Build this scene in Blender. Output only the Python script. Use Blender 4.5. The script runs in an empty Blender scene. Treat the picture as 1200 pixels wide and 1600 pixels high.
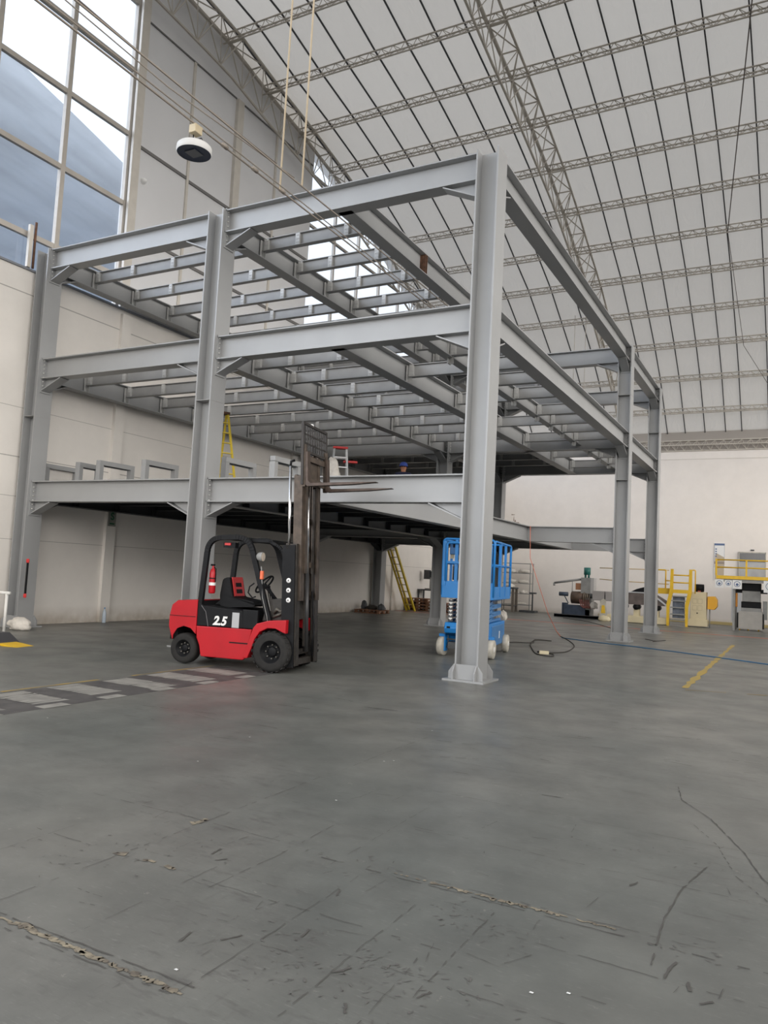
import bpy, bmesh, math, random
from mathutils import Vector, Matrix, Euler
random.seed(7)
SC = bpy.context.scene
COL = SC.collection
PI = math.pi
# ------------------------------------------------------------------ camera frame
CO = Vector((4.7766, -12.1614, 1.70)); YAW, PIT, ROL, FPX = -0.49503, 0.078573, 0.050999, 1205.27
Fw = Vector((math.sin(YAW)*math.cos(PIT), math.cos(YAW)*math.cos(PIT), math.sin(PIT)))
_r = Vector((math.cos(YAW), -math.sin(YAW), 0)); _u = _r.cross(Fw)
Rt = _r*math.cos(ROL)+_u*math.sin(ROL); Up = -_r*math.sin(ROL)+_u*math.cos(ROL)
def at(x, y, axis, val):
    """point of the place seen at photo pixel (x,y) on the plane axis=val"""
    d = Fw+Rt*((x-600)/FPX)-Up*((y-800)/FPX)
    return CO+d*((val-CO[axis])/d[axis])
# ------------------------------------------------------------------ materials
MATS = {}
def mat(name, col, rough=.5, metal=0., noise=0., nscale=4., bump=0., bscale=30., spec=.5, col2=None, stretch=None, emit=None, coat=0., aniso=None):
    if name in MATS: return MATS[name]
    m = bpy.data.materials.new(name); m.use_nodes = True
    nt = m.node_tree; b = nt.nodes['Principled BSDF']
    b.inputs['Base Color'].default_value = (*col, 1); b.inputs['Roughness'].default_value = rough
    b.inputs['Metallic'].default_value = metal; b.inputs['Specular IOR Level'].default_value = spec
    if coat: b.inputs['Coat Weight'].default_value = coat
    if noise or bump:
        tc = nt.nodes.new('ShaderNodeTexCoord'); mp = nt.nodes.new('ShaderNodeMapping')
        if stretch: mp.inputs['Scale'].default_value = stretch
        nt.links.new(tc.outputs['Object'], mp.inputs['Vector'])
    if noise:
        n = nt.nodes.new('ShaderNodeTexNoise'); n.inputs['Scale'].default_value = nscale; n.inputs['Detail'].default_value = 6
        nt.links.new(mp.outputs['Vector'], n.inputs['Vector'])
        r = nt.nodes.new('ShaderNodeValToRGB'); c2 = col2 or tuple(c*(1-noise) for c in col)
        r.color_ramp.elements[0].position = .35; r.color_ramp.elements[1].position = .65
        r.color_ramp.elements[0].color = (*c2, 1); r.color_ramp.elements[1].color = (*col, 1)
        nt.links.new(n.outputs['Fac'], r.inputs['Fac']); nt.links.new(r.outputs['Color'], b.inputs['Base Color'])
    if bump:
        n2 = nt.nodes.new('ShaderNodeTexNoise'); n2.inputs['Scale'].default_value = bscale; n2.inputs['Detail'].default_value = 4
        nt.links.new(mp.outputs['Vector'], n2.inputs['Vector'])
        bp = nt.nodes.new('ShaderNodeBump'); bp.inputs['Strength'].default_value = bump; bp.inputs['Distance'].default_value = .02
        nt.links.new(n2.outputs['Fac'], bp.inputs['Height']); nt.links.new(bp.outputs['Normal'], b.inputs['Normal'])
    if emit:
        b.inputs['Emission Color'].default_value = (*emit[0], 1); b.inputs['Emission Strength'].default_value = emit[1]
    MATS[name] = m; return m
STEEL = mat('painted_steel', (.325, .33, .333), .42, noise=.07, nscale=1.3)
STEEL_D = mat('deck_primer_and_shade', (.035, .04, .045), .6, noise=.2, nscale=2)  # dark deck primer; also paints the shade on beams under the deck
JOIST = mat('joist_paint', (.33, .33, .328), .5, noise=.12, nscale=2.5)
CLIP = mat('clip_steel', (.52, .52, .51), .4, noise=.15, nscale=8)
BOLT = mat('bolt_zinc', (.62, .62, .60), .35, metal=.5)
RUST = mat('rusty_steel', (.17, .085, .05), .8, noise=.5, nscale=12)
TRUSS = mat('cream_truss_paint', (.52, .48, .42), .6, noise=.15, nscale=3)
SEAM = mat('dark_seam', (.07, .07, .075), .8)
WALLU = mat('grey_panel_wall', (.70, .70, .71), .75, noise=.05, nscale=.7)
TRIMM = mat('beige_trim', (.62, .58, .52), .6, noise=.08)
WINF = mat('window_frame_paint', (.50, .46, .41), .6, noise=.1)
BLACK = mat('black_paint', (.009, .0095, .011), .55, spec=.2, noise=.3, nscale=6)
RUBBER = mat('tyre_rubber', (.020, .019, .018), .85, noise=.4, nscale=9)
RED = mat('red_paint', (.47, .008, .016), .38, noise=.12, nscale=3, coat=.1, spec=.35)
REDP = mat('red_plastic', (.6, .03, .03), .4)
MASTB = mat('brown_greasy_steel', (.10, .075, .057), .5, metal=.35, noise=.5, nscale=7)
MASTD = mat('dark_worn_steel', (.055, .048, .042), .5, metal=.4, noise=.4, nscale=9)
CHROME = mat('chrome', (.75, .76, .78), .15, metal=1.)
GREYP = mat('grey_plastic', (.16, .16, .165), .6)
BLUE = mat('blue_paint', (.018, .22, .60), .4, noise=.1, nscale=3)
BLUED = mat('dull_blue_paint', (.05, .20, .46), .45, noise=.15, nscale=3)  # second, duller blue paint
WHITE = mat('white_paint', (.78, .77, .74), .5, noise=.06)
PAPER = mat('white_sticker', (.8, .8, .79), .5)
OFFW = mat('grimy_white_rubber', (.55, .52, .45), .7, noise=.25, nscale=8)
YEL = mat('yellow_paint', (.80, .50, .02), .45, noise=.12, nscale=4)
YELF = mat('yellow_fibreglass', (.62, .46, .03), .5, noise=.1)
CREAM = mat('cream_enamel', (.72, .63, .42), .5, noise=.1, nscale=2)
ALU = mat('aluminium', (.6, .61, .62), .35, metal=.7)
DGREY = mat('dark_machine_grey', (.07, .075, .08), .55, noise=.3, nscale=5)
MGREY = mat('machine_grey', (.30, .30, .29), .5, noise=.2, nscale=4)
BROWNM = mat('brown_oily_machine', (.12, .075, .05), .55, noise=.4, nscale=6)
GREENM = mat('green_motor_paint', (.02, .14, .12), .45)
NAVY = mat('navy_machine', (.05, .07, .11), .5, noise=.3)
WOOD = mat('pallet_wood', (.30, .15, .085), .8, noise=.45, nscale=6, stretch=(1, 6, 6))
CARD = mat('cardboard', (.36, .17, .09), .8)
CLOTH = mat('white_cloth', (.72, .68, .62), .9, noise=.15, nscale=8, bump=.6, bscale=14)
ROPE = mat('beige_rope', (.60, .50, .36), .8)
CONDUIT = mat('tan_conduit', (.27, .235, .20), .6)
WIRE = mat('dark_wire', (.13, .11, .10), .6)
CABLE = mat('dark_cable', (.04, .035, .03), .6)
BLUEC = mat('blue_cable', (.02, .14, .30), .5)
ORANGE = mat('orange_plastic', (.75, .16, .07), .5)
SKIN = mat('skin', (.50, .22, .12), .6)
NAVYC = mat('navy_clothing', (.02, .025, .06), .9)
CAPB = mat('blue_cap', (.04, .08, .35), .7)
LENSB = mat('lamp_lens', (.035, .05, .09), .3)
LENSC = mat('lamp_led_board', (.16, .17, .19), .5)
GREENS = mat('sign_green', (.01, .10, .05), .5)
SIGNG = mat('sign_grey_green', (.24, .25, .22), .6)
DARKGL = mat('dark_screen', (.04, .035, .03), .15)
PETB = mat('bottle_plastic', (.45, .52, .6), .2)
# ------------------------------------------------------------------ mesh builder
class MB:
    def __init__(s): s.v = []; s.f = []; s.m = []; s.sm = []
    def add(s, vs, fs, mi=0, smooth=False, M=None):
        o = len(s.v)
        for v in vs:
            v = Vector(v)
            if M is not None: v = M @ v
            s.v.append(tuple(v))
        for f in fs: s.f.append([i+o for i in f]); s.m.append(mi); s.sm.append(smooth)
        return s
    def box(s, x0, x1, y0, y1, z0, z1, mi=0, M=None):
        vs = [(x0,y0,z0),(x1,y0,z0),(x1,y1,z0),(x0,y1,z0),(x0,y0,z1),(x1,y0,z1),(x1,y1,z1),(x0,y1,z1)]
        return s.add(vs, [(0,3,2,1),(4,5,6,7),(0,1,5,4),(1,2,6,5),(2,3,7,6),(3,0,4,7)], mi, M=M)
    def cbox(s, c, sx, sy, sz, mi=0, M=None):
        return s.box(c[0]-sx/2, c[0]+sx/2, c[1]-sy/2, c[1]+sy/2, c[2]-sz/2, c[2]+sz/2, mi, M)
    def bar(s, p, q, w, h, mi=0, up=(0,0,1)):
        p = Vector(p); q = Vector(q); d = (q-p).normalized(); u = Vector(up)
        if abs(d.dot(u)) > .98: u = Vector((0,1,0))
        a = d.cross(u).normalized()*w/2; b = a.cross(d).normalized()*h/2
        vs = [p-a-b, p+a-b, p+a+b, p-a+b, q-a-b, q+a-b, q+a+b, q-a+b]
        return s.add(vs, [(3,2,1,0),(4,5,6,7),(0,1,5,4),(1,2,6,5),(2,3,7,6),(3,0,4,7)], mi)
    def tube(s, pts, r, n=8, mi=0, close=False):
        pts = [Vector(p) for p in pts]; rings = []; prev = None
        for i, p in enumerate(pts):
            if close: d = (pts[(i+1) % len(pts)]-pts[i-1])
            else: d = pts[min(i+1, len(pts)-1)]-pts[max(i-1, 0)]
            d.normalize()
            if prev is None:
                u = Vector((0,0,1)) if abs(d.z) < .9 else Vector((1,0,0)); a = d.cross(u).normalized()
            else:
                a = (prev-d*prev.dot(d)).normalized()
            prev = a; b = d.cross(a)
            rr = r[i] if isinstance(r, (list, tuple)) else r
            rings.append([p+a*rr*math.cos(2*PI*k/n)+b*rr*math.sin(2*PI*k/n) for k in range(n)])
        vs = [v for R in rings for v in R]; fs = []
        m = len(rings)
        for i in range(m if close else m-1):
            for k in range(n):
                fs.append((i*n+k, i*n+(k+1) % n, ((i+1) % m)*n+(k+1) % n, ((i+1) % m)*n+k))
        if not close: fs += [tuple(range(n))[::-1], tuple((m-1)*n+k for k in range(n))]
        return s.add(vs, fs, mi, smooth=n > 5)
    def cyl(s, p, q, r, n=16, mi=0): 
        return s.tube([p, q], r, n, mi)
    def prism(s, prof, lo, hi, axis='y', mi=0, M=None):
        """prof: 2D outline; axis y -> (x,z); axis x -> (y,z); axis z -> (x,y)"""
        def P(a, b, t): return (a, t, b) if axis == 'y' else ((t, a, b) if axis == 'x' else (a, b, t))
        n = len(prof); vs = [P(a, b, lo) for a, b in prof]+[P(a, b, hi) for a, b in prof]
        fs = [tuple(range(n)), tuple(range(2*n-1, n-1, -1))]+[(i, n+i, n+(i+1) % n, (i+1) % n) for i in range(n)]
        return s.add(vs, fs, mi, M=M)
    def strip(s, path, w, lo, hi, axis='y', mi=0, M=None):
        path = [Vector(p).to_2d() if not isinstance(p, tuple) else Vector(p) for p in path]; L = []; R = []
        for i, p in enumerate(path):
            d = (path[min(i+1, len(path)-1)]-path[max(i-1, 0)]).normalized(); nn = Vector((-d.y, d.x))*w/2
            L.append(tuple(p+nn)); R.append(tuple(p-nn))
        for i in range(len(path)-1): s.prism([L[i], L[i+1], R[i+1], R[i]], lo, hi, axis, mi, M)
        return s
    def lathe(s, prof, c, axis='y', n=28, mi=0):
        """prof: list of (radius, offset along axis)"""
        vs = []; fs = []
        for r, t in prof:
            for k in range(n):
                a = 2*PI*k/n; x, y = r*math.cos(a), r*math.sin(a)
                vs.append((c[0]+x, c[1]+t, c[2]+y) if axis == 'y' else ((c[0]+t, c[1]+x, c[2]+y) if axis == 'x' else (c[0]+x, c[1]+y, c[2]+t)))
        for i in range(len(prof)-1):
            for k in range(n): fs.append((i*n+k, i*n+(k+1) % n, (i+1)*n+(k+1) % n, (i+1)*n+k))
        return s.add(vs, fs, mi, smooth=True)
    def build(s, name, mats, parent=None, bevel=0, loc=None):
        me = bpy.data.meshes.new(name); me.from_pydata([tuple(v) for v in s.v], [], s.f)
        if not isinstance(mats, (list, tuple)): mats = [mats]
        for m in mats: me.materials.append(m)
        for p, mi, sm in zip(me.polygons, s.m, s.sm): p.material_index = mi; p.use_smooth = sm
        bm = bmesh.new(); bm.from_mesh(me); bmesh.ops.recalc_face_normals(bm, faces=bm.faces); bm.to_mesh(me); bm.free()
        o = bpy.data.objects.new(name, me); COL.objects.link(o)
        if parent is not None: o.parent = parent
        if loc is not None: o.location = loc
        if bevel:
            b = o.modifiers.new('Bevel', 'BEVEL'); b.width = bevel; b.segments = 2; b.limit_method = 'ANGLE'; b.angle_limit = .7
            if hasattr(b, 'harden_normals'): b.harden_normals = False
        return o
def tag(o, label, cat, group=None):
    o['label'] = label; o['category'] = cat
    if group: o['group'] = group
    return o
def empty(name, loc=(0,0,0), rz=0, label=None, cat=None, group=None):
    o = bpy.data.objects.new(name, None); COL.objects.link(o); o.location = loc; o.rotation_euler = (0,0,rz); o.empty_display_size = .2
    if label: tag(o, label, cat, group)
    return o
def struct(o): o['kind'] = 'structure'; return o
def kids(o): return [c for c in bpy.data.objects if c.parent == o]
def copy_tree(o, parent=None):
    c = o.copy(); COL.objects.link(c); c.parent = parent
    for ch in kids(o): copy_tree(ch, c)
    return c
def text(name, body, size, M, m, parent=None, extrude=.002, shear=0, bold=0):
    cu = bpy.data.curves.new(name, 'FONT'); cu.body = body; cu.size = size; cu.extrude = extrude; cu.shear = shear; cu.offset = bold
    cu.align_x = 'CENTER'; cu.align_y = 'CENTER'
    t = bpy.data.objects.new('t', cu); COL.objects.link(t); bpy.context.view_layer.update()
    me = bpy.data.meshes.new_from_object(t.evaluated_get(bpy.context.evaluated_depsgraph_get()))
    me.transform(M); bpy.data.objects.remove(t); me.materials.clear(); me.materials.append(m)
    o = bpy.data.objects.new(name, me); COL.objects.link(o); o.parent = parent
    return o
# ================================================================== SETTING
WX = -11.75; YB = 29.5; XR = 13.0; YF = -22.0
# ---- floor
def floor_material():
    m = bpy.data.materials.new('worn_grey_floor'); m.use_nodes = True; nt = m.node_tree; N = nt.nodes; L = nt.links
    b = N['Principled BSDF']; tc = N.new('ShaderNodeTexCoord')
    def noise(scale, detail=6, st=(1,1,1), rough=.55, rot=0):
        mp = N.new('ShaderNodeMapping'); mp.inputs['Scale'].default_value = st; mp.inputs['Rotation'].default_value = (0,0,rot)
        n = N.new('ShaderNodeTexNoise'); n.inputs['Scale'].default_value = scale; n.inputs['Detail'].default_value = detail; n.inputs['Roughness'].default_value = rough
        L.new(tc.outputs['Object'], mp.inputs['Vector']); L.new(mp.outputs['Vector'], n.inputs['Vector']); return n
    def ramp(src, p0, p1, c0=(0,0,0,1), c1=(1,1,1,1)):
        r = N.new('ShaderNodeValToRGB'); r.color_ramp.elements[0].position = p0; r.color_ramp.elements[1].position = p1
        r.color_ramp.elements[0].color = c0; r.color_ramp.elements[1].color = c1; L.new(src, r.inputs['Fac']); return r
    def mix(f, a, bb, mode='MIX'):
        x = N.new('ShaderNodeMix'); x.data_type = 'RGBA'; x.blend_type = mode
        if isinstance(f, float): x.inputs[0].default_value = f
        else: L.new(f, x.inputs[0])
        for k, v in ((6, a), (7, bb)):
            if isinstance(v, tuple): x.inputs[k].default_value = v
            else: L.new(v, x.inputs[k])
        return x.outputs[2]
    big = ramp(noise(.22, 5).outputs['Fac'], .3, .7, (.122, .133, .128, 1), (.200, .196, .183, 1))
    med = ramp(noise(1.7, 8, rough=.65).outputs['Fac'], .35, .75, (.74, .735, .72, 1), (1.10, 1.09, 1.06, 1))
    c = mix(1., big.outputs['Color'], med.outputs['Color'], 'MULTIPLY')
    # dark scuffs, stretched two ways
    s1 = ramp(noise(3.4, 12, (1, 4, 1), .68, .25).outputs['Fac'], .54, .64)
    s2 = ramp(noise(3.8, 12, (5, 1, 1), .68, .1).outputs['Fac'], .56, .66)
    area = ramp(noise(.55, 3).outputs['Fac'], .42, .62)
    sm = mix(1., s1.outputs['Color'], area.outputs['Color'], 'MULTIPLY')
    sm2 = mix(1., s2.outputs['Color'], area.outputs['Color'], 'MULTIPLY')
    f1 = N.new('ShaderNodeMath'); f1.operation = 'MULTIPLY'; f1.inputs[1].default_value = .55; L.new(sm, f1.inputs[0])
    f2 = N.new('ShaderNodeMath'); f2.operation = 'MULTIPLY'; f2.inputs[1].default_value = .4; L.new(sm2, f2.inputs[0])
    c = mix(f1.outputs[0], c, (.075, .07, .068, 1)); c = mix(f2.outputs[0], c, (.10, .095, .09, 1))
    s3 = ramp(noise(16, 10, (1, 9, 1), .65, .12).outputs['Fac'], .57, .64)
    f4 = N.new('ShaderNodeMath'); f4.operation = 'MULTIPLY'; f4.inputs[1].default_value = .35; L.new(mix(1., s3.outputs['Color'], area.outputs['Color'], 'MULTIPLY'), f4.inputs[0])
    c = mix(f4.outputs[0], c, (.09, .085, .08, 1))
    s5 = ramp(noise(12, 10, (1, 7, 1), .65, .2).outputs['Fac'], .59, .66)
    f5 = N.new('ShaderNodeMath'); f5.operation = 'MULTIPLY'; f5.inputs[1].default_value = .22; L.new(s5.outputs['Color'], f5.inputs[0])
    c = mix(f5.outputs[0], c, (.33, .33, .31, 1))
    sp = ramp(noise(9, 6, rough=.7).outputs['Fac'], .66, .70)
    f3 = N.new('ShaderNodeMath'); f3.operation = 'MULTIPLY'; f3.inputs[1].default_value = .5; L.new(sp.outputs['Color'], f3.inputs[0])
    c = mix(f3.outputs[0], c, (.34, .32, .28, 1))
    L.new(c, b.inputs['Base Color'])
    rr = ramp(noise(1.1, 6).outputs['Fac'], .3, .7, (.30, .30, .30, 1), (.46, .46, .46, 1)); L.new(rr.outputs['Color'], b.inputs['Roughness'])
    b.inputs['Specular IOR Level'].default_value = .42
    bp = N.new('ShaderNodeBump'); bp.inputs['Strength'].default_value = .06; bp.inputs['Distance'].default_value = .01
    L.new(noise(14, 5).outputs['Fac'], bp.inputs['Height']); L.new(bp.outputs['Normal'], b.inputs['Normal'])
    return m
FLOORM = floor_material()
struct(MB().box(WX-.4, XR, YF, YB+.4, -.25, 0).build('floor', FLOORM))
def worn(name, col, under=(.17,.17,.165), amt=.5, scale=6):
    return mat(name, col, .6, noise=1, nscale=scale, col2=under)
PW = worn('worn_white_marking', (.30, .29, .265), (.20,.195,.18), scale=4)
PB = worn('worn_black_marking', (.055, .052, .052), (.085,.08,.077), scale=5)
PY = worn('worn_yellow_marking', (.40, .26, .05), (.22,.19,.12), scale=3)
PY2 = worn('yellow_line_paint', (.50, .34, .06), (.36,.27,.09), scale=2)
PR = worn('faded_red_line', (.55, .15, .09), (.30,.15,.11), scale=1.5)
PC = worn('peeled_cream', (.30, .26, .19), (.10,.085,.07), scale=14)
PK = mat('crack_dark', (.085, .08, .074), .8)
PK2 = mat('scuff_mark', (.13, .125, .118), .7)
def ribbon(mb, pts, w, z=.002, jit=0., step=.08, brk=0., mi=0):
    P = []
    for a, b in zip(pts[:-1], pts[1:]):
        n = max(1, int((Vector(b)-Vector(a)).length/step))
        for i in range(n): P.append(Vector(a).lerp(Vector(b), i/n))
    P.append(Vector(pts[-1])); W = [w*(random.uniform(.45, 1.4) if w < .2 else random.uniform(.9,1.03)) if jit else w for _ in P]
    P = [p+Vector((random.uniform(-jit, jit), random.uniform(-jit, jit))) for p in P]
    for i in range(len(P)-1):
        if random.random() < brk: continue
        d = P[i+1]-P[i]; 
        if d.length < 1e-5: continue
        nn = Vector((-d.y, d.x)).normalized()
        a, b = nn*W[i]/2, nn*W[i+1]/2
        mb.add([(*(P[i]-a), z), (*(P[i+1]-b), z), (*(P[i+1]+b), z), (*(P[i]+a), z)], [(0,1,2,3)], mi)
def fl(x, y): p = at(x, y, 2, 0); return (p.x, p.y)
# crosswalk: yellow edge, dark band, light stripes
mb = MB(); mb.box(-3.78, -2.62, -9.5, -1.9, .0005, .002); struct(mb.build('floor_marking', PB))
for i in range(9):
    y0 = -2.66-.87*i
    mb = MB(); ribbon(mb, [(-3.76+random.uniform(-.03,.03), y0+.25), (-2.86+random.uniform(-.1,.1), y0+.25)], .5, .004, .006, .1)
    ribbon(mb, [(-2.78, y0+.12), (-2.6, y0+.12)], .36, .004, .006, .1)
    struct(mb.build('floor_marking', PW))
mb = MB(); ribbon(mb, [(-3.86, -9.5), (-3.86, -1.9)], .07, .003, .006, .3, .12); struct(mb.build('floor_marking', PY))
mb = MB(); ribbon(mb, [fl(1070, 1075), fl(1146, 1008)], .12, .003, .003, .3); struct(mb.build('floor_marking', PY2))
mb = MB(); ribbon(mb, [fl(1070, 1078), fl(1200, 1087)], .05, .003, .006, .3, .35); struct(mb.build('floor_marking', PY))
mb = MB(); ribbon(mb, [(-11.5, 19.6), (-6.4, 19.6), (-.5, 19.75), (3.4, 19.9), (8, 20)], .42, .003, .01, .5, .03); struct(mb.build('floor_marking', PR))
mb = MB(); ribbon(mb, [(0.9, -9.66), (2.66, -9.68)], .022, .003, .009, .02, .12); ribbon(mb, [(1.6,-9.65),(1.9,-9.67),(2.6, -9.69)], .03, .0035, .014, .02, .3)
ribbon(mb, [(2.72,-8.09), (4.0,-8.08)], .016, .003, .008, .02, .3); ribbon(mb, [(3.0,-8.1),(3.75,-8.09)], .028, .0035, .014, .018, .4)
ribbon(mb, [(1.27,-8.12),(1.33,-8.0)], .06, .003, .02, .03, .2); ribbon(mb, [(1.25,-8.78),(1.45,-8.74)], .05, .003, .02, .03, .3); ribbon(mb, [(1.5,-8.76),(1.75,-8.77)], .03, .003, .02, .04, .3)
struct(mb.build('floor_marking', PC))
# cracks and scuffs of the slab surface
mb = MB()
for y, x0, x1, w in ((-9.62, .2, 2.7, .014), (-9.71, .4, 2.6, .01), (-8.13, 2.3, 5.2, .012), (-8.05, 2.7, 4.4, .006), (-8.77, .6, 3.4, .007), (-8.06, .3, 2.0, .006), (-7.3, 2.5, 5.6, .006), (-6.42, 2.0, 5.2, .005), (-9.05, 3.0, 5.4, .006), (-8.45, 3.4, 5.6, .006), (-5.4, 1.6, 5.0, .004)):
    ribbon(mb, [(x0, y), ((x0+x1)/2, y+random.uniform(-.02,.02)), (x1, y)], w*.55, .0035, .005, .05, .3)
for x, y0, y1, w in ((1.33, -9.7, -6.6, .007), (.74, -9.4, -8.5, .005), (2.05, -8.9, -7.6, .005), (2.62, -9.7, -8.2, .006), (3.05, -9.6, -8.4, .007), (3.42, -9.2, -8.0, .006), (1.9, -9.4, -8.6, .004), (3.3, -9.9, -8.9, .006), (1.36, -6.4, -4.6, .005), (2.4,-8.2,-6.8,.004)):
    ribbon(mb, [(x, y0), (x+random.uniform(-.03,.03), (y0+y1)/2), (x, y1)], w*.55, .0035, .004, .05, .35)
ribbon(mb, [fl(*q) for q in ((1060,1230),(1065,1250),(1110,1280),(1160,1330),(1190,1372),(1215,1395))], .008, .0035, .003, .04, .06)
ribbon(mb, [fl(*q) for q in ((1085,1290),(1120,1320),(1150,1370),(1200,1410))], .005, .0035, .005, .04, .4)
ribbon(mb, [fl(*q) for q in ((1105,1355),(1065,1390),(1035,1440),(1015,1515))], .007, .0035, .004, .04, .2)
ribbon(mb, [fl(*q) for q in ((1038,1530),(1045,1515),(1058,1504))], .012, .0035, .002, .03)
for q in ((330,1335),(335,1345),(525,1400),(470,1465),(345,1470),(280,1472),(520,1520),(1078,1550),(1095,1570),(983,1385),(650,1560),(540,1585)):
    c = Vector(fl(*q)); ribbon(mb, [c, c+Vector((random.uniform(-.05,.05), random.uniform(.04,.10)))], .012, .0035, .004, .02)
for _ in range(110):
    c = Vector((random.uniform(.6, 5.6), random.uniform(-9.9, -6.3))); a = random.choice([random.gauss(.05,.15), random.gauss(1.5,.2)])
    l = random.uniform(.03, .22); ribbon(mb, [c, c+Vector((math.cos(a)*l, math.sin(a)*l))], random.uniform(.0015,.0035), .0035, .003, .03, .2)
for _ in range(150):
    c = Vector((random.uniform(-4, 7.5), random.uniform(-6.3, 2))); l = random.uniform(.08, .5); a = random.gauss(.1,.2)
    ribbon(mb, [c, c+Vector((math.cos(a)*l, math.sin(a)*l))], random.uniform(.004,.010), .0035, .006, .05, .3)
struct(mb.build('floor_crack', PK))
mb = MB()
for cx, cy, n, sx, sy in ((3.35,-8.4,60,.28,.10), (2.95,-9.2,110,.22,.18), (3.3,-9.1,60,.25,.10), (4.35,-8.1,20,.10,.06), (2.4,-8.15,25,.18,.1), (1.5,-8.5,25,.25,.12), (1.2,-9.0,20,.2,.12), (4.1,-9.4,22,.15,.08), (3.6,-9.75,50,.35,.08), (3.9,-6.9,20,.3,.1)):
    for _ in range(n):
        c = Vector((random.gauss(cx, sx), random.gauss(cy, sy))); l = random.uniform(.006,.035); a = random.gauss(.2,.9)
        ribbon(mb, [c, c+Vector((math.cos(a)*l, math.sin(a)*l))], random.uniform(.002,.009), .003, .003, .01)
struct(mb.build('floor_scuff', PK2))
mb = MB()
for q in ((615,1180+9),(600,1190),(825,1050),(675,1142),(525,1251),(275,1516),(148/2+0,1122),(309,1190),(830,1552),(888,1553),(390,1152),(800,955+0)):
    c = fl(*q); mb.add([(c[0]-.008,c[1]-.006,.004),(c[0]+.008,c[1]-.006,.004),(c[0]+.010,c[1]+.005,.004),(c[0]-.006,c[1]+.007,.004)], [(0,1,2,3)])
struct(mb.build('floor_crumb', PAPER))
# ---- walls
def wall_material(name, col, dirt, joints=(), zt=3.0, below=.45):
    m = bpy.data.materials.new(name); m.use_nodes = True; nt = m.node_tree; N = nt.nodes; L = nt.links; b = N['Principled BSDF']
    b.inputs['Roughness'].default_value = .8; b.inputs['Specular IOR Level'].default_value = .3
    tc = N.new('ShaderNodeTexCoord'); sx = N.new('ShaderNodeSeparateXYZ'); L.new(tc.outputs['Object'], sx.inputs[0])
    n = N.new('ShaderNodeTexNoise'); n.inputs['Scale'].default_value = 1.2; n.inputs['Detail'].default_value = 8; n.inputs['Roughness'].default_value = .65; L.new(tc.outputs['Object'], n.inputs['Vector'])
    r = N.new('ShaderNodeValToRGB'); r.color_ramp.elements[0].position = .3; r.color_ramp.elements[1].position = .7
    r.color_ramp.elements[0].color = (*[c*.93 for c in col], 1); r.color_ramp.elements[1].color = (*col, 1); L.new(n.outputs['Fac'], r.inputs['Fac'])
    # dirt splashes near the skirting, thinning with height
    mr = N.new('ShaderNodeMapRange'); mr.inputs['From Min'].default_value = 0; mr.inputs['From Max'].default_value = below; mr.inputs['To Min'].default_value = .75; mr.inputs['To Max'].default_value = 0; L.new(sx.outputs['Z'], mr.inputs['Value'])
    n2 = N.new('ShaderNodeTexNoise'); n2.inputs['Scale'].default_value = 3.5; n2.inputs['Detail'].default_value = 8; L.new(tc.outputs['Object'], n2.inputs['Vector'])
    ml = N.new('ShaderNodeMath'); ml.operation = 'MULTIPLY'; L.new(mr.outputs[0], ml.inputs[0]); L.new(n2.outputs['Fac'], ml.inputs[1])
    ml2 = N.new('ShaderNodeMath'); ml2.operation = 'MULTIPLY'; ml2.use_clamp = True; ml2.inputs[1].default_value = 1.6; L.new(ml.outputs[0], ml2.inputs[0])
    x = N.new('ShaderNodeMix'); x.data_type = 'RGBA'; L.new(ml2.outputs[0], x.inputs[0]); L.new(r.outputs['Color'], x.inputs[6]); x.inputs[7].default_value = (*dirt, 1)
    L.new(x.outputs[2], b.inputs['Base Color']); return m
WL = wall_material('white_precast_wall', (.80, .765, .72), (.30, .24, .17))
WB = wall_material('white_back_wall', (.84, .79, .745), (.45, .40, .34), below=.3)
GROOVE = mat('panel_groove', (.42, .40, .375), .9)
# left wall, precast below 8.57
JZ = (2.05, 3.08, 4.03, 5.22, 8.0)
mb = MB().box(WX-.35, WX, YF, YB, 0, 8.57)
for y in (-6.1, 2.75, 11.15, 19.6, 28):
    mb.box(WX, WX+.10, y-.16, y+.16, 0, 8.45)
struct(mb.build('wall_left', WL))
k = 1
for z in JZ:
    struct(MB().box(WX-.002, WX+.004, YF, YB, z-(.012 if z in (4.03, 8.0) else .006), z+(.012 if z in (4.03, 8.0) else .006)).build('trim_%d' % k, GROOVE)); k += 1
struct(MB().box(WX-.35, WX+.05, YF, YB, 8.57, 8.62).build('trim_%d' % k, mat('ledge_grey', (.22, .23, .25), .6))); k += 1
# upper grey panel wall between y 2.55 and 11.35
mb = MB().box(WX-.35, WX-.02, 2.55, 11.35, 8.62, 19.0)
struct(mb.build('wall_left_upper', WALLU))
mb = MB()
mb.box(WX-.02, WX+.10, 6.72, 7.02, 8.62, 17.1)
for y in (2.7, 4.72, 9.0): mb.box(WX-.02, WX+.03, y-.045, y+.045, 8.62, 17.1)
mb.box(WX-.02, WX+.06, 2.5, 2.78, 8.62, 19)
struct(mb.build('trim_%d' % k, TRIMM)); k += 1
mb = MB()
for y0, y1, z in ((2.78, 4.68, 13.42), (4.76, 6.72, 13.36), (7.02, 8.95, 13.4), (9.05, 11.3, 13.4), (2.78, 4.68, 10.9), (4.76, 6.72, 10.8), (7.02,11.3,10.8)): mb.box(WX-.02, WX+.02, y0, y1, z-.09, z)
for y0, y1 in ((2.78, 6.72), (7.02, 11.3)): mb.box(WX-.02, WX+.02, y0, y1, 17.1, 17.14)
struct(mb.build('trim_%d' % k, mat('panel_gap', (.17, .165, .16), .8))); k += 1
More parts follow.
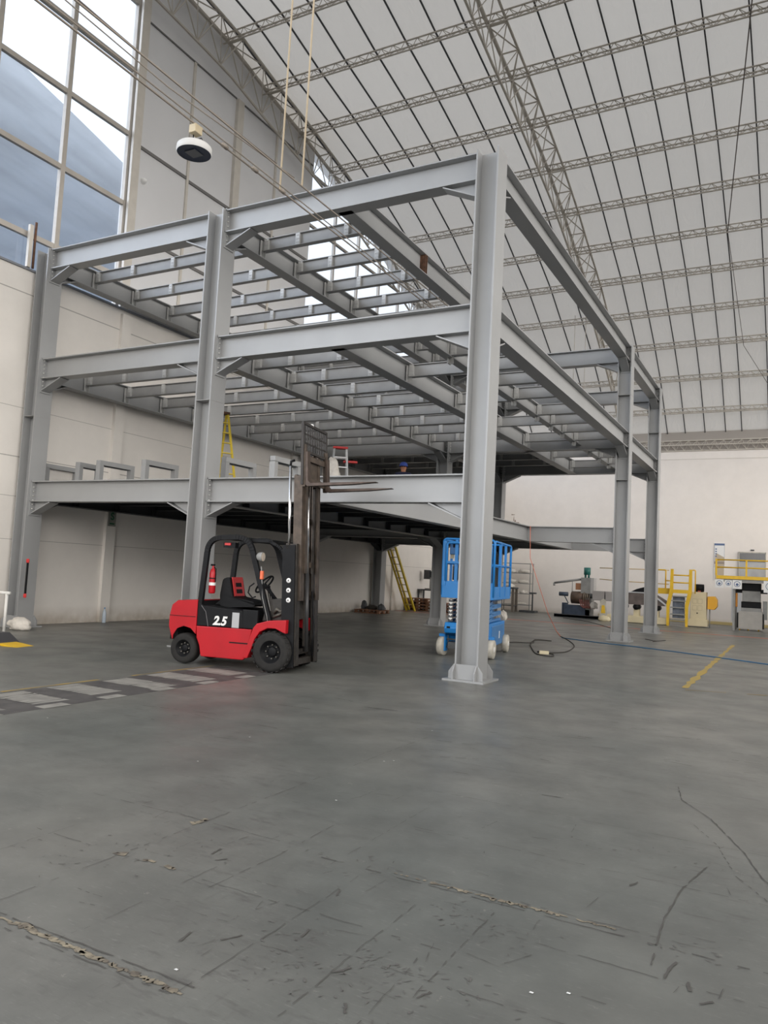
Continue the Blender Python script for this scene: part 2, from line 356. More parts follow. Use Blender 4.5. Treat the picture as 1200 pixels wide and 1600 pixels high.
# glazing rows
def glazing(num, ys, zs, z0, z1, fr=.10, post=None):
    root = empty('window_%d' % num, (WX-.15, (ys[0]+ys[-1])/2, z0)); root['kind'] = 'structure'
    oy = (ys[0]+ys[-1])/2; mb = MB()
    for y in ys: mb.box(-.06, .06, y-oy-fr/2, y-oy+fr/2, 0, z1-z0)
    for z in zs: mb.box(-.05, .05, ys[0]-oy, ys[-1]-oy, z-z0-fr/2, z-z0+fr/2)
    mb.build('window_frame', WINF, root)
    MB().box(-.004, .004, ys[0]-oy, ys[-1]-oy, 0, z1-z0).build('pane', GLASS, root)
    return root
def glass_material(name='thin_glass', tint=(.95,.97,1), gl=.06):
    m = bpy.data.materials.new(name); m.use_nodes = True; nt = m.node_tree; nt.nodes.clear()
    o = nt.nodes.new('ShaderNodeOutputMaterial'); t = nt.nodes.new('ShaderNodeBsdfTransparent'); t.inputs[0].default_value = (*tint, 1)
    g = nt.nodes.new('ShaderNodeBsdfGlossy'); g.inputs['Roughness'].default_value = .05; mx = nt.nodes.new('ShaderNodeMixShader'); mx.inputs[0].default_value = gl
    nt.links.new(t.outputs[0], mx.inputs[1]); nt.links.new(g.outputs[0], mx.inputs[2]); nt.links.new(mx.outputs[0], o.inputs[0]); return m
GLASS = glass_material()
glazing(1, [-9.9, -7.8, -5.7, -3.6, -1.55, .45, 2.52], [9.5, 11.6, 13.62, 15.5, 17.5], 8.62, 19.0, .13)
glazing(2, [11.4, 13.3, 15.2, 17.1, 19.0, 21.0, 23.0, 25.0, 27.0, 29.4], [10.9, 12.9, 14.9, 16.9], 8.62, 18.0, .09)
# back wall
struct(MB().box(WX-.35, XR, YB, YB+.35, 0, 8.68).build('wall_back', WB))
struct(MB().box(WX, XR, YB-.012, YB, 8.25, 8.28).build('trim_%d' % k, TRIMM)); k += 1
struct(MB().box(-4.5, XR, YB-.06, YB, 0, .14).build('baseboard_back', mat('yellow_skirting', (.5,.40,.18), .6))); k += 1
# unseen walls behind and right of camera, kept low so sky light enters
struct(MB().box(WX-.35, XR, YF-.3, YF, 0, 3.2).build('wall_front', mat('dull_side_wall', (.45,.43,.41), .85)))
struct(MB().box(XR, XR+.3, YF, YB, 0, 5.0).build('wall_right', mat('dull_side_wall', (.45,.43,.41), .85)))
# scrape mark high on the back wall
mb = MB()
for x, z, w, h in ((-9.43,5.33,.22,.05),(-9.38,5.12,.06,.28),(-9.3,4.98,.10,.12),(-9.2,4.86,.30,.10),(-9.28,4.78,.2,.06),(-8.75,4.74,.04,.05),(-9.5,5.36,.06,.03)):
    mb.prism([(x-w/2, z-h/2), (x+w/2, z-h/2+.02), (x+w/2-.02, z+h/2), (x-w/2+.03, z+h/2+.01)], YB-.006, YB+.01, 'y')
struct(mb.build('wall_stain', mat('stain_brown', (.33,.26,.22), .9)))
# soft grey scuffed lower patches of paint on the back wall
struct(MB().box(1.9, 2.35, YB-.004, YB+.01, .2, 2.2).build('wall_patch', mat('grey_wall_patch', (.55,.56,.58), .8)))
# ---- curved roof
PROF = [(-20.5,12.3),(-18,13.8),(-15,15.3),(-12,16.5),(-9,17.4),(-6,18.1),(-3,18.6),(0,18.85),(3,18.82),(5.9,18.6),(8.05,18.15),(10.25,17.8),(12.4,17.37),(14.66,16.87),(16.9,16.18),(18.9,15.43),(20.95,14.72),(22.9,13.78),(24.85,12.83),(26.75,11.72),(28.3,10.45),(29.6,9.42)]
def prof_z(y):
    for (a, za), (b, zb) in zip(PROF[:-1], PROF[1:]):
        if a <= y <= b: return za+(zb-za)*(y-a)/(b-a)
    return PROF[-1][1]
def roof_material():
    m = bpy.data.materials.new('white_roof_sheet'); m.use_nodes = True; nt = m.node_tree; N = nt.nodes; L = nt.links; N.clear()
    o = N.new('ShaderNodeOutputMaterial'); d = N.new('ShaderNodeBsdfDiffuse'); t = N.new('ShaderNodeBsdfTranslucent'); mx = N.new('ShaderNodeMixShader'); mx.inputs[0].default_value = ROOF_T
    tc = N.new('ShaderNodeTexCoord'); n = N.new('ShaderNodeTexNoise'); n.inputs['Scale'].default_value = .35; n.inputs['Detail'].default_value = 5; L.new(tc.outputs['Object'], n.inputs['Vector'])
    r = N.new('ShaderNodeValToRGB'); r.color_ramp.elements[0].color = (.66,.64,.61,1); r.color_ramp.elements[1].color = (.75,.73,.70,1); L.new(n.outputs['Fac'], r.inputs['Fac'])
    L.new(r.outputs['Color'], d.inputs['Color']); t.inputs['Color'].default_value = (.72,.71,.69,1)
    mp = N.new('ShaderNodeMapping'); mp.inputs['Scale'].default_value = (1.6,.5,1); L.new(tc.outputs['Object'], mp.inputs['Vector'])
    n2 = N.new('ShaderNodeTexNoise'); n2.inputs['Scale'].default_value = 1.3; n2.inputs['Detail'].default_value = 3; n2.inputs['Distortion'].default_value = 1.2; L.new(mp.outputs['Vector'], n2.inputs['Vector'])
    bp = N.new('ShaderNodeBump'); bp.inputs['Strength'].default_value = .5; bp.inputs['Distance'].default_value = .12; L.new(n2.outputs['Fac'], bp.inputs['Height']); L.new(bp.outputs['Normal'], d.inputs['Normal'])
    L.new(d.outputs[0], mx.inputs[1]); L.new(t.outputs[0], mx.inputs[2]); L.new(mx.outputs[0], o.inputs[0]); return m
ROOF_T = .25
mb = MB()
OFF = .22
pts = [(y, z+OFF) for y, z in PROF]
for (a, za), (b, zb) in zip(pts[:-1], pts[1:]):
    mb.add([(WX-.4,a,za),(XR+1,a,za),(XR+1,b,zb),(WX-.4,b,zb)], [(0,1,2,3)], 0, True)
ro = struct(mb.build('ceiling', roof_material()))
# standing seams between the sheets
for x in (-11.3,-10.45,-9.46,-8.42,-7.3,-6.2,-5.18,-4.22,-2.07,-1.26,-.39,.55,1.51,2.25,3.45,4.4,5.4,6.4,7.4,8.4,9.4,10.4,11.4):
    mb = MB()
    for (a, za), (b, zb) in zip(pts[:-1], pts[1:]):
        mb.bar((x, a, za-.03), (x, b, zb-.03), .04, .05)
    struct(mb.build('trim_%d' % k, SEAM)); k += 1
# ---- lattice purlins (things)
def lattice(mb, A, B, step, r=.018, rd=.011, n=4):
    """A, B, ... : chord point functions of t in 0..1 (list), zigzag between consecutive chords"""
    pass
PUR = [(y, z) for y, z in PROF if y >= 3]+[(y, z) for y, z in PROF if y in (-3, 0)]
ORD = {5.9:'crossing the very top edge of the photo', 8.05:'second row of the curved roof from the top', 10.25:'third row of the curved roof from the top', 12.4:'fourth row of the curved roof from the top', 14.66:'fifth row of the curved roof from the top', 16.9:'sixth row of the curved roof from the top', 18.9:'seventh row of the curved roof from the top', 20.95:'fifth row above the back wall', 22.9:'fourth row above the back wall', 24.85:'third row above the back wall', 26.75:'second row above the back wall', 28.3:'lowest slender row just above the back wall truss'}
def purlin_mesh(flip):
    mb = MB(); x0, x1 = 0, XR+.8-WX; d = .27
    n = int((x1-x0)/.42); s = (x1-x0)/n
    ch = [Vector((0, -.10, 0)), Vector((0, .10, -.03)), Vector((0, .0, -d))]
    for c in ch: mb.bar(c+Vector((x0,0,0)), c+Vector((x1,0,0)), .035, .035)
    for i in range(n):
        a = x0+i*s; m_ = a+s/2; b = a+s
        for c in ch[:2]:
            mb.bar(c+Vector((a,0,0)), ch[2]+Vector((m_,0,0)), .016, .016); mb.bar(ch[2]+Vector((m_,0,0)), c+Vector((b,0,0)), .016, .016)
        mb.bar(ch[0]+Vector((a,0,0)), ch[1]+Vector((m_,0,0)), .014, .014)
    return mb
pm = purlin_mesh(0).build('roof_purlin', TRUSS)
first = True
for y in sorted(ORD):
    z = prof_z(y)
    o = pm if first else pm.copy()
    if not first: COL.objects.link(o)
    first = False
    sl = math.atan2(prof_z(min(y+1, 29.6))-prof_z(y-1), 2 if y < 28.6 else 1.3+1)
    o.location = (WX+.02, y, z+.12); o.rotation_euler = (sl, 0, 0)
    tag(o, 'cream lattice roof purlin, '+ORD[y], 'roof truss', 'lattice purlins under the curved roof')
# eave truss above the back wall
mb = MB(); x1 = XR-WX; n = 60; s = x1/n
for c in ((0,0,0), (0,0,-.52), (0,-.22,-.26)): mb.bar(c, (x1, c[1], c[2]), .05, .05)
for i in range(n):
    a = i*s
    mb.bar((a,0,0), (a+s/2,0,-.52), .022, .022); mb.bar((a+s/2,0,-.52), (a+s,0,0), .022, .022); mb.bar((a,-.22,-.26), (a+s/2,0,-.52), .018, .018); mb.bar((a+s/2,-.22,-.26), (a+s,0,0), .018, .018)
o = mb.build('eave_truss', TRUSS, loc=(WX, YB-.035, 9.222)); tag(o, 'long cream lattice truss sitting along the top of the white back wall', 'roof truss')
# dark band behind that truss (gutter edge)
struct(MB().box(WX, XR, YB+.05, YB+.1, 8.68, 9.75).build('trim_%d' % k, mat('taupe_gutter', (.34,.31,.28), .8))); k += 1
# main lattice girders following the curve
def main_girder(name, xa, xb, xc, depth, label):
    root = empty(name, (xc, 0, 0)); tag(root, label, 'roof truss')
    ys = []; y = -8.
    while y < 29: ys.append(y); y += 1.08
    T = lambda x, y: Vector((x-xc, y, prof_z(y)-.02)); Bm = lambda y: Vector((0, y, prof_z(y)-depth))
    mb = MB()
    for a, b in zip(ys[:-1], ys[1:]):
        mb.bar(T(xa,a), T(xa,b), .06, .06); mb.bar(T(xb,a), T(xb,b), .09, .09)
    mb.build('top_chord', TRUSS, root)
    mb = MB()
    for a, b in zip(ys[:-1], ys[1:]): mb.bar(Bm(a), Bm(b), .06, .06)
    mb.build('bottom_chord', TRUSS, root)
    mb = MB()
    for i, (a, b) in enumerate(zip(ys[:-1], ys[1:])):
        m_ = (a+b)/2
        mb.bar(T(xa,a), T(xb,a), .035, .035)
        mb.bar(T(xb,a) if i % 2 else T(xa,a), T(xa,b) if i % 2 else T(xb,b), .03, .03)
        for x in (xa, xb):
            mb.bar(T(x,a), Bm(m_), .028, .028); mb.bar(Bm(m_), T(x,b), .028, .028)
    mb.build('lattice_web', TRUSS, root)
    return root
main_girder('roof_girder', -2.93, -3.5, -3.35, 1.2, 'long cream triangular lattice girder running down the middle of the curved roof')
main_girder('roof_girder', -11.05, -11.6, -11.45, 1.2, 'cream lattice girder running along the top of the left wall')
# grey end cap closing the gap above the left wall glazing
def gable_piece(y0, y1, zlow, name):
    ys = [y0]+[y for y, _ in PROF if y0 < y < y1]+[y1]
    pr_ = [(y0, zlow), (y1, zlow)]+[(y, prof_z(y)+OFF) for y in reversed(ys)]
    return struct(MB().prism(pr_, WX-.32, WX-.2, 'x').build(name, WALLU))
# outside: neighbouring curved hall roof seen through window 1
def outside():
    root = empty('neighbour_building', (-19, 0, 0), 0, 'blue-grey curved roof of the neighbouring hall seen through the left windows', 'building')
    m = mat('blue_grey_sheet', (.36,.42,.50), .45, noise=.25, nscale=.35, stretch=(1,.5,3))
    pr_ = []
    for q in ((-60,30),(-30,50),(0,72),(30,94),(60,125),(105,168),(150,212),(200,262),(240,310),(300,385),(380,480)):
        p = at(q[0], q[1], 0, -19.0); pr_.append((p.y, p.z))
    n = len(pr_); mb = MB()
    # bulging end sheet: goes out to the viewer at the bottom, back at the ridge
    rows = 14; vs = []; fs = []
    for j in range(rows):
        t = j/(rows-1)
        for y, z in pr_: vs.append((2.6*math.sin(t*PI*.5)+.12*math.sin(t*9)*t, y, 1+(z-1)*(1-t)**.9 if t < 1 else 1))
    for j in range(rows-1):
        for i in range(n-1): fs.append((j*n+i, j*n+i+1, (j+1)*n+i+1, (j+1)*n+i))
    mb.add(vs, fs, 0, True); mb.build('curved_roof', m, root)
    mb = MB().box(-8, -3.2, pr_[0][0], pr_[-1][0], 0, 9); mb.build('wall', mat('neighbour_wall', (.3,.33,.38), .8), root)
outside()
# ================================================================== STEEL FRAME
XA, XB, XM, XC, XN = -11.425, -6.035, -3.0, 0., -1.42
YD, YE = 12.09, 17.68; H1, H2, H3 = 3.44, 6.392, 9.098; TOP = 9.11
CW, CD = .205, .22; DB, BW = .487, .30
FR = empty('steel_mezzanine', (0,0,0), 0, 'three-level grey bolted steel mezzanine frame with columns, beams and open joists', 'steel structure')
mezz = FR
def column(x, y, splices=()):
    mb = MB(); t = .028
    for s in (-1, 1): mb.box(s*CW-(t if s > 0 else 0), s*CW+(t if s < 0 else 0), -CD, CD, .03, TOP)
    mb.box(-CW+t, CW-t, -.012, .012, .03, TOP)
    o = mb.build('column', STEEL, FR, loc=(x, y, 0))
    mb = MB().box(-.31 if x == XA else -.36, .36, -.36, .36, 0, .03); mb.build('base_plate', STEEL, o)
    w = .30; h = .27
    for s in (-1, 1):
        pr_ = [(-w,.03),(w,.03),(w,h*.55),(w-.09,h),(-w+.09,h),(-w,h*.55)]
        MB().prism(pr_, s*(CD+.011)-.009, s*(CD+.011)+.009, 'y').build('gusset', STEEL, o)
        for q in (-1, 1):
            pr2 = [(q*(CD+.02),.03),(q*.34,.03),(q*.34,h*.55),(q*(CD+.03),h),(q*(CD+.02),h)]
            MB().prism(pr2, s*(CW-.014)-.011, s*(CW-.014)+.011, 'x').build('gusset', STEEL, o)
    for z in splices:
        MB().box(-CW-.004, CW+.004, -CD-.004, CD+.004, z-.006, z+.006).build('splice_weld', JOIST, o)
    return o
SPL = {(XB,0):(5.05,), (XC,YD):(7.55,4.9), (XC,YE):(7.4,), (XA,0):(5.0,)}
for x in (XA, XB, XC):
    for y in (0, YD, YE): column(x, y, SPL.get((x, y), ()))
def bolts(mb, axis, plane, c, z0, z1, n, sgn):
    for s in (-.09, .09):
        for i in range(n):
            z = z0+(z1-z0)*i/(n-1)
            if axis == 'x': mb.cyl((plane, c+s, z), (plane+sgn*.022, c+s, z), .017, 6, 1)
            else: mb.cyl((c+s, plane, z), (c+s, plane+sgn*.022, z), .017, 6, 1)
def main_beam(axis, a, b, c, h, ha=True, hb=True, ea=True, eb=True, depth=DB, width=BW, m=STEEL, name='main_beam'):
    """along X (axis x) from a to b at y=c, or along Y at x=c, top at h"""
    t = .022; mb = MB()
    def bx(u0,u1,v0,v1,z0,z1):
        if axis == 'x': mb.box(u0,u1,v0,v1,z0,z1)
        else: mb.box(v0,v1,u0,u1,z0,z1)
    bx(a,b,-width/2,width/2,-t,0); bx(a,b,-width/2,width/2,-depth,-depth+t); bx(a,b,-.009,.009,-depth+t,-t)
    loc = (0, c, h) if axis == 'x' else (c, 0, h)
    o = mb.build(name, m, FR, loc=loc)
    def haunch(u, s):
        L, D = .62, .30
        hb_ = MB()
        hb_.prism([(u,-depth),(u+s*L,-depth),(u,-depth-D)], -.009, .009, 'y' if axis == 'x' else 'x')
        # inclined flange
        p, q = (u+s*.01, -depth-D+.01), (u+s*(L+.04), -depth-.012)
        if axis == 'x': hb_.bar((p[0],0,p[1]), (q[0],0,q[1]), width*.85, .022)
        else: hb_.bar((0,p[0],p[1]), (0,q[0],q[1]), width*.85, .022)
        hb_.build('haunch', m, o)
    def endplate(u, s, hn):
        e = MB(); z1 = .03; z0 = -depth-(.33 if hn else .03); w = .15
        if axis == 'x': e.box(min(u,u+s*.022), max(u,u+s*.022), -w, w, z0, z1)
        else: e.box(-w, w, min(u,u+s*.022), max(u,u+s*.022), z0, z1)
        bolts(e, axis, u+s*.022, 0, z0+.06, z1-.07, 8, s)
        e.build('end_plate', [STEEL, BOLT], o)
    if ha: haunch(a, 1)
    if hb: haunch(b, -1)
    if ea: endplate(a, 1, ha)
    if eb: endplate(b, -1, hb)
    return o
for h in (H1, H2, H3):
    for y in (0, YD, YE):
        main_beam('x', XA+CW, XB-CW, y, h)
        if h == H1 and y == YD: pass
        main_beam('x', XB+CW, XC-CW, y, h)
    for x in (XA, XB, XC):
        if x == XC and h == H1: continue
        main_beam('y', .02, YD-.02, x, h)
        main_beam('y', YD+.02, YE-.02, x, h)
    main_beam('y', .02, YD-.02, XM, h, False, False, False, False)
    main_beam('y', YD+.02, YE-.02, XM, h, False, False, False, False)
# secondary beam between M and C at level 2, and rust plates on M at level 3
main_beam('y', .02, YD-.02, XN, H2-.02, False, False, False, False, depth=.33, width=.2)
main_beam('y', YD+.02, YE-.02, XN, H2-.02, False, False, False, False, depth=.33, width=.2)
MB().box(XM-.145, XM+.145, 3.38, 3.40, H3-DB+.02, H3-.02).box(XM-.145, XM+.145, 3.46, 3.48, H3-DB+.02, H3-.02).box(XM+.005, XM+.03, 3.36, 3.5, H3-DB+.03, H3-.03).build('splice_plate', RUST, FR)
# joists
JD = .28
def joist_mesh(L):
    mb = MB(); w = .14; t = .014
    mb.box(0,L,-w/2,w/2,-t,0).box(0,L,-w/2,w/2,-JD,-JD+t).box(0,L,-.005,.005,-JD+t,-t)
    return mb
JC = {}
def joist(x0, x1, y, h, clips):
    key = (round(x1-x0, 3), tuple(clips))
    if key in JC:
        o = copy_tree(JC[key], FR); o.location = (x0, y, h); return
    L = x1-x0; o = joist_mesh(L).build('joist', JOIST, FR, loc=(x0, y, h))
    for c in clips:
        mb = MB().box(c-.055, c+.055, -.068, -.006, -JD+.016, -.016)
        for i in range(3): mb.cyl((c-.02, -.068, -.06-i*.08), (c-.02, -.076, -.06-i*.08), .01, 6); mb.cyl((c+.025, -.068, -.06-i*.08), (c+.025, -.076, -.06-i*.08), .01, 6)
        mb.build('clip_plate', CLIP, o)
    # end stiffener on the girder
    MB().box(-.05, -.03, -.09, .06, -DB+.05, -.02).box(-.05, .06, -.02, -.008, -DB+.05, -.03).build('connection_plate', CLIP, o)
    JC[key] = o
YJ = [1.34*i for i in range(1, 9)]+[YD+1.4*i for i in (1, 2, 3)]
for h in (H2, H3):
    for y in YJ:
        joist(XA+.1, XB-.1, y, h-.03, (.1, 1.33, 2.67, 4.0, 5.05))
        joist(XB+.1, XM-.1, y, h-.03, (.1, .95, 2.2))
for y in (2.95, 5.75, 8.75, 11.3, 14.5, 17.0):
    joist(XM+.1, XN-.05, y, H2-.04, (.06,))
for y in (1.7, 2.95, 4.2, 5.6, 7.5, 8.8, 10.0, 11.35, 13.4, 14.8, 16.3):
    joist(XN+.06, XC-.1, y, H2-.04, (.06,))
# stacked stiffener at level 3 between M and C
# level 1 deck with its own beams under
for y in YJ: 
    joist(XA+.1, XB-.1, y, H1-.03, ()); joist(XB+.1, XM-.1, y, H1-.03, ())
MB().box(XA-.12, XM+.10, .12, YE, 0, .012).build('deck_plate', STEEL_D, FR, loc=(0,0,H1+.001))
for o in kids(FR):
    # joists and inner girders under the deck: their shade is painted as dark steel
    if o.name.startswith('joist') and abs(o.location.z-(H1-.03)) < 1e-3:
        me = o.data
        if not me.name.startswith('dark'):
            pass
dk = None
def darken(o):  # puts the dim underside light into the steel colour
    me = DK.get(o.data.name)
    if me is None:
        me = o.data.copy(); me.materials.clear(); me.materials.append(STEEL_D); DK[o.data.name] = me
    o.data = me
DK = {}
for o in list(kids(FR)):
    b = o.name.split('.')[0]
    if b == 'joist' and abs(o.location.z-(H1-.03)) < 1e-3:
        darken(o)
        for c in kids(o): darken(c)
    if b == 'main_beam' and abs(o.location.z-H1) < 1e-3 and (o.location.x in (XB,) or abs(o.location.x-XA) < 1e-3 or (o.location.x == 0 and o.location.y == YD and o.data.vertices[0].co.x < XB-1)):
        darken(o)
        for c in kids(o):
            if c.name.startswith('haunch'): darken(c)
MB().box(XA-.12, XM+.10, YD+.16, YE, 0, .012).build('deck_plate', STEEL_D, FR, loc=(0,0,H2+.001))
# ================================================================== FORKLIFT
FK = empty('forklift', (-3.605, -1.455, 0), math.radians(10.5), 'red and black diesel forklift with raised mast, parked beside the striped walkway', 'forklift')
HW = .56
# chassis
mb = MB()
side = [(-1.06,.40),(-1.14,.62),(-1.14,.80),(-1.10,.98),(-1.0,1.06),(-.62,1.09),(-.62,.66),(.40,.67),(.52,.74),(.30,.16),(-.52,.16),(-.55,.36),(-.62,.50),(-.72,.60),(-.86,.63),(-.98,.58),(-1.05,.48)]
# counterweight as one solid, rounded at the rear
cw = MB(); n = len(side)
cwp = [(-1.06,.40),(-1.14,.62),(-1.14,.80),(-1.10,.98),(-1.0,1.06),(-.62,1.09),(-.62,.52),(-.72,.61),(-.86,.64),(-.98,.59),(-1.05,.48)]
secs = [(-HW+.0,0.),(-HW+.12,-.05),(0,-.09),(HW-.12,-.05),(HW,0.)]
for (ya, da), (yb, db) in zip(secs[:-1], secs[1:]):
    m_ = len(cwp)
    va = [(x+(da if x < -.95 else 0), ya, z) for x, z in cwp]; vb = [(x+(db if x < -.95 else 0), yb, z) for x, z in cwp]
    cw.add(va+vb, [(i, m_+i, m_+(i+1) % m_, (i+1) % m_) for i in range(m_)])
cw.add([(x, -HW, z) for x, z in cwp], [tuple(range(len(cwp)))]); cw.add([(x, HW, z) for x, z in cwp], [tuple(range(len(cwp)))[::-1]])
cwo = cw.build('counterweight', RED, FK)
MB().box(-1.142,-1.0,-.5,.5,.40,.60).build('rear_plate', BLACK, cwo)
MB().bar((-1.135,-.565,.805), (-.64,-.565,.805), .006, .008).build('panel_gap', BLACK, cwo)
mb = MB()
bp = [(-.62,.655),(.42,.665),(.34,.2),(.28,.16),(-.50,.16),(-.54,.34),(-.60,.46)]
for s in (-1, 1): mb.prism(bp, s*HW-(0 if s < 0 else .05), s*HW+(.05 if s < 0 else 0), 'y')
mb.box(-.55,.3,-.5,.5,.22,.62)
mb.build('chassis', RED, FK, .012)
mb = MB(); mb.bar((.02,-.562,.43),(.36,-.562,.43),.006,.02); mb.build('side_slot', BLACK, FK)
# black engine cover and side panels
mb = MB(); mb.prism([(-.62,.66),(-.64,1.09),(-.52,1.0),(.22,.955),(.24,.67)], -.545, .545, 'y'); mb.box(.22,.50,-.54,-.48,.67,.98); mb.box(.22,.5,.48,.54,.67,.98); mb.box(.22,.62,-.48,.48,.6,.66)
mb.build('engine_cover', BLACK, FK, .012)
mb = MB(); mb.strip([(-.55,1.0),(-.46,.9),(-.40,.66)], .008, -.55, -.546, 'y'); mb.build('cover_seam', GREYP, FK)
MB().box(.04,.17,-.549,-.543,.67,.92).build('grey_sticker_panel', mat('light_grey_panel', (.42,.43,.44), .6), FK)
RX = Matrix.Rotation(PI/2, 4, 'X')
text('number_marking', '2.5', .20, Matrix.Translation((-.19,-.552,.76)) @ RX, PAPER, FK, .002, .25, .008)
# step and front fender
mb = MB()
fp = [(.30,.20),(.46,.70),(.52,.77),(.72,.83),(1.04,.86),(1.04,.64),(.98,.66),(.86,.71),(.72,.71),(.58,.64),(.50,.52),(.44,.34),(.38,.20)]
for s in (-1, 1): mb.prism(fp, s*HW-(.04 if s < 0 else .30), s*HW+(.30 if s < 0 else .04), 'y')
mb.build('front_fender', RED, FK, .01)
# wheels
def wheel(x, y, r, w, parent, rim=.55, lugs=22, name='wheel'):
    o = MB().lathe([(r*rim,-w/2),(r*.80,-w/2-.01),(r*.93,-w/2+.005),(r*.97,-w/2+.04),(r*.97,w/2-.04),(r*.93,w/2-.005),(r*.80,w/2+.01),(r*rim,w/2)], (0,0,0), 'y', 32)
    for i in range(lugs):
        a = 2*PI*i/lugs
        for sd in (-1, 1):
            aa = a+(PI/lugs if sd > 0 else 0)
            M = Matrix.Rotation(-aa, 4, 'Y')
            o.box(r*.95, r*1.0, sd*w*.5-(0 if sd < 0 else w*.42), sd*w*.5+(w*.42 if sd < 0 else 0), -.022, .022, 0, M)
    ob = o.build(name, RUBBER, parent, loc=(x, y, r))
    m = MB(); sg = -1 if y < 0 else 1
    m.lathe([(0,sg*(w*.22)),(r*.20,sg*(w*.22)),(r*.22,sg*w*.20),(r*.22,sg*w*.06),(r*.42,sg*w*.10),(r*.50,sg*w*.44),(r*(rim+.02),sg*w*.5)], (0,0,0), 'y', 28)
    for i in range(8):
        a = 2*PI*i/8; m.cyl((r*.33*math.cos(a), sg*w*.08, r*.33*math.sin(a)), (r*.33*math.cos(a), sg*(w*.08+.02+.02), r*.33*math.sin(a)), .012, 6, 1)
    m.build('rim', [BLACK, mat('rim_nut', (.2,.19,.17), .5, metal=.6)], ob)
    return ob
for s in (-1, 1):
    wheel(.80, s*.50, .335, .24, FK); wheel(-.86, s*.43, .262, .19, FK, lugs=0)
# overhead guard
def rounded(pts, r, n=5):
    out = [Vector(pts[0])]
    for i in range(1, len(pts)-1):
        a, b, c = Vector(pts[i-1]), Vector(pts[i]), Vector(pts[i+1]); u = (a-b).normalized()*r; v = (c-b).normalized()*r
        for k_ in range(n+1):
            t = k_/n; out.append((b+u)*(1-t)**2+b*2*t*(1-t)+(b+v)*t*t)
    out.append(Vector(pts[-1])); return [tuple(p) for p in out]
gp = rounded([(-.60,1.0),(-.53,1.85),(-.45,2.12),(.16,2.17),(.33,2.05),(.50,1.5),(.70,.80)], .13)
gp = rounded([(-.60,1.0),(-.52,2.14),(.24,2.18),(.70,.80)], .24, 8)
mb = MB()
for s in (-1, 1): mb.strip(gp, .085, s*.50-.035, s*.50+.035, 'y')
for x in (-.32,-.2,-.06,.08,.2): mb.box(x-.02,x+.02,-.47,.47,2.13,2.17)
mb.build('overhead_guard', BLACK, FK, .006)
mb = MB(); mb.box(.20,.62,-.40,.44,2.10,2.15)
for s in (-.38,.42): mb.strip(rounded([(.55,2.13),(.78,2.02),(.95,1.62)], .1), .05, s-.02, s+.02, 'y')
mb.build('front_canopy', BLACK, FK, .006)
mb = MB(); mb.box(-.28,-.06,-.42,-.30,1.99,2.08); mb.build('rear_work_lamp', [BLACK], FK)
MB().box(-.25,-.14,-.44,-.41,2.03,2.07).build('lamp_reflector', REDP, FK)
# head lamp and indicator on the front pillar
mb = MB(); mb.lathe([(0,-.09),(.045,-.085),(.07,-.05),(.078,0),(.078,.03)], (.47,-.47,1.86), 'x', 20); mb.build('round_lamp', [MGREY], FK)
MB().lathe([(0,.035),(.05,.034),(.072,.03)], (.47,-.47,1.86), 'x', 20).build('lamp_lens', mat('warm_lens', (.55,.48,.40), .2), FK)
MB().cbox((.52,-.52,1.56), .05,.06,.14).build('indicator', ORANGE, FK, .01)
MB().tube([(.38,-.5,1.42),(.30,-.5,1.36),(.28,-.5,1.26),(.36,-.5,1.18),(.42,-.5,1.2)], .012, 6).build('grab_handle', BLACK, FK)
# seat
st = MB(); st.prism(rounded([(-.36,1.0),(-.38,1.18),(-.34,1.46),(-.22,1.50),(-.14,1.16),(.28,1.10),(.30,1.02),(-.2,.98)], .05), -.26, .22, 'y')
so = st.build('seat', BLACK, FK, .03)
mb = MB(); mb.prism([(-.205,1.49),(-.135,1.17),(-.125,1.175),(-.19,1.495)], -.20, .16, 'y'); mb.build('seat_stripe_panel', REDP, so)
mb = MB()
for z0, z1 in ((1.22,1.29),(1.33,1.40)):
    f = lambda z: -.135-(z-1.17)/.32*.07+.018
    mb.prism([(f(z0)-.01,z0),(f(z0),z0),(f(z1),z1),(f(z1)-.01,z1)], -.12, .08, 'y')
mb.build('seat_pad', BLACK, so)
MB().prism([(-.52,1.0),(-.40,1.10),(-.32,1.18),(-.30,1.0)], -.2, .2, 'y').build('rear_cowl', BLACK, FK, .02)
# dashboard, steering wheel, levers, steps
mb = MB(); mb.prism([(.52,.80),(.60,1.16),(.86,1.20),(.98,.84)], -.42, .42, 'y'); mb.build('dashboard', mat('dusty_black', (.06,.055,.05), .7, noise=.4, nscale=6), FK, .015)
mb = MB(); Mx = Matrix.Translation((.32,.0,1.40)) @ Matrix.Rotation(-.85, 4, 'Y')
mb.tube([Mx @ Vector((.19*math.cos(a), .19*math.sin(a), 0)) for a in [2*PI*i/24 for i in range(24)]], .016, 8, 0, True)
for a in (0, 2.1, 4.2): mb.cyl(Mx @ Vector((0,0,0)), Mx @ Vector((.18*math.cos(a), .18*math.sin(a), 0)), .013, 6)
mb.cyl(Mx @ Vector((0,0,0)), (.58,0,1.12), .03, 10); mb.build('steering_wheel', BLACK, FK)
mb = MB()
for i, y in enumerate((-.30,-.24,-.18)): mb.tube([(.58,y,1.12),(.54,y,1.3),(.5,y,1.36)], .008, 6); mb.lathe([(0,-.02),(.02,-.01),(.02,.01),(0,.02)], (.5,y,1.37), 'z', 8)
mb.build('control_lever', BLACK, FK)
mb = MB(); mb.tube([(.50,-.52,1.70),(.56,-.53,1.2),(.66,-.53,.9),(.68,-.53,.80)], .008, 6); mb.tube([(.62,-.45,1.17),(.68,-.45,.98)],.012,6); mb.build('cab_rod', MGREY, FK)
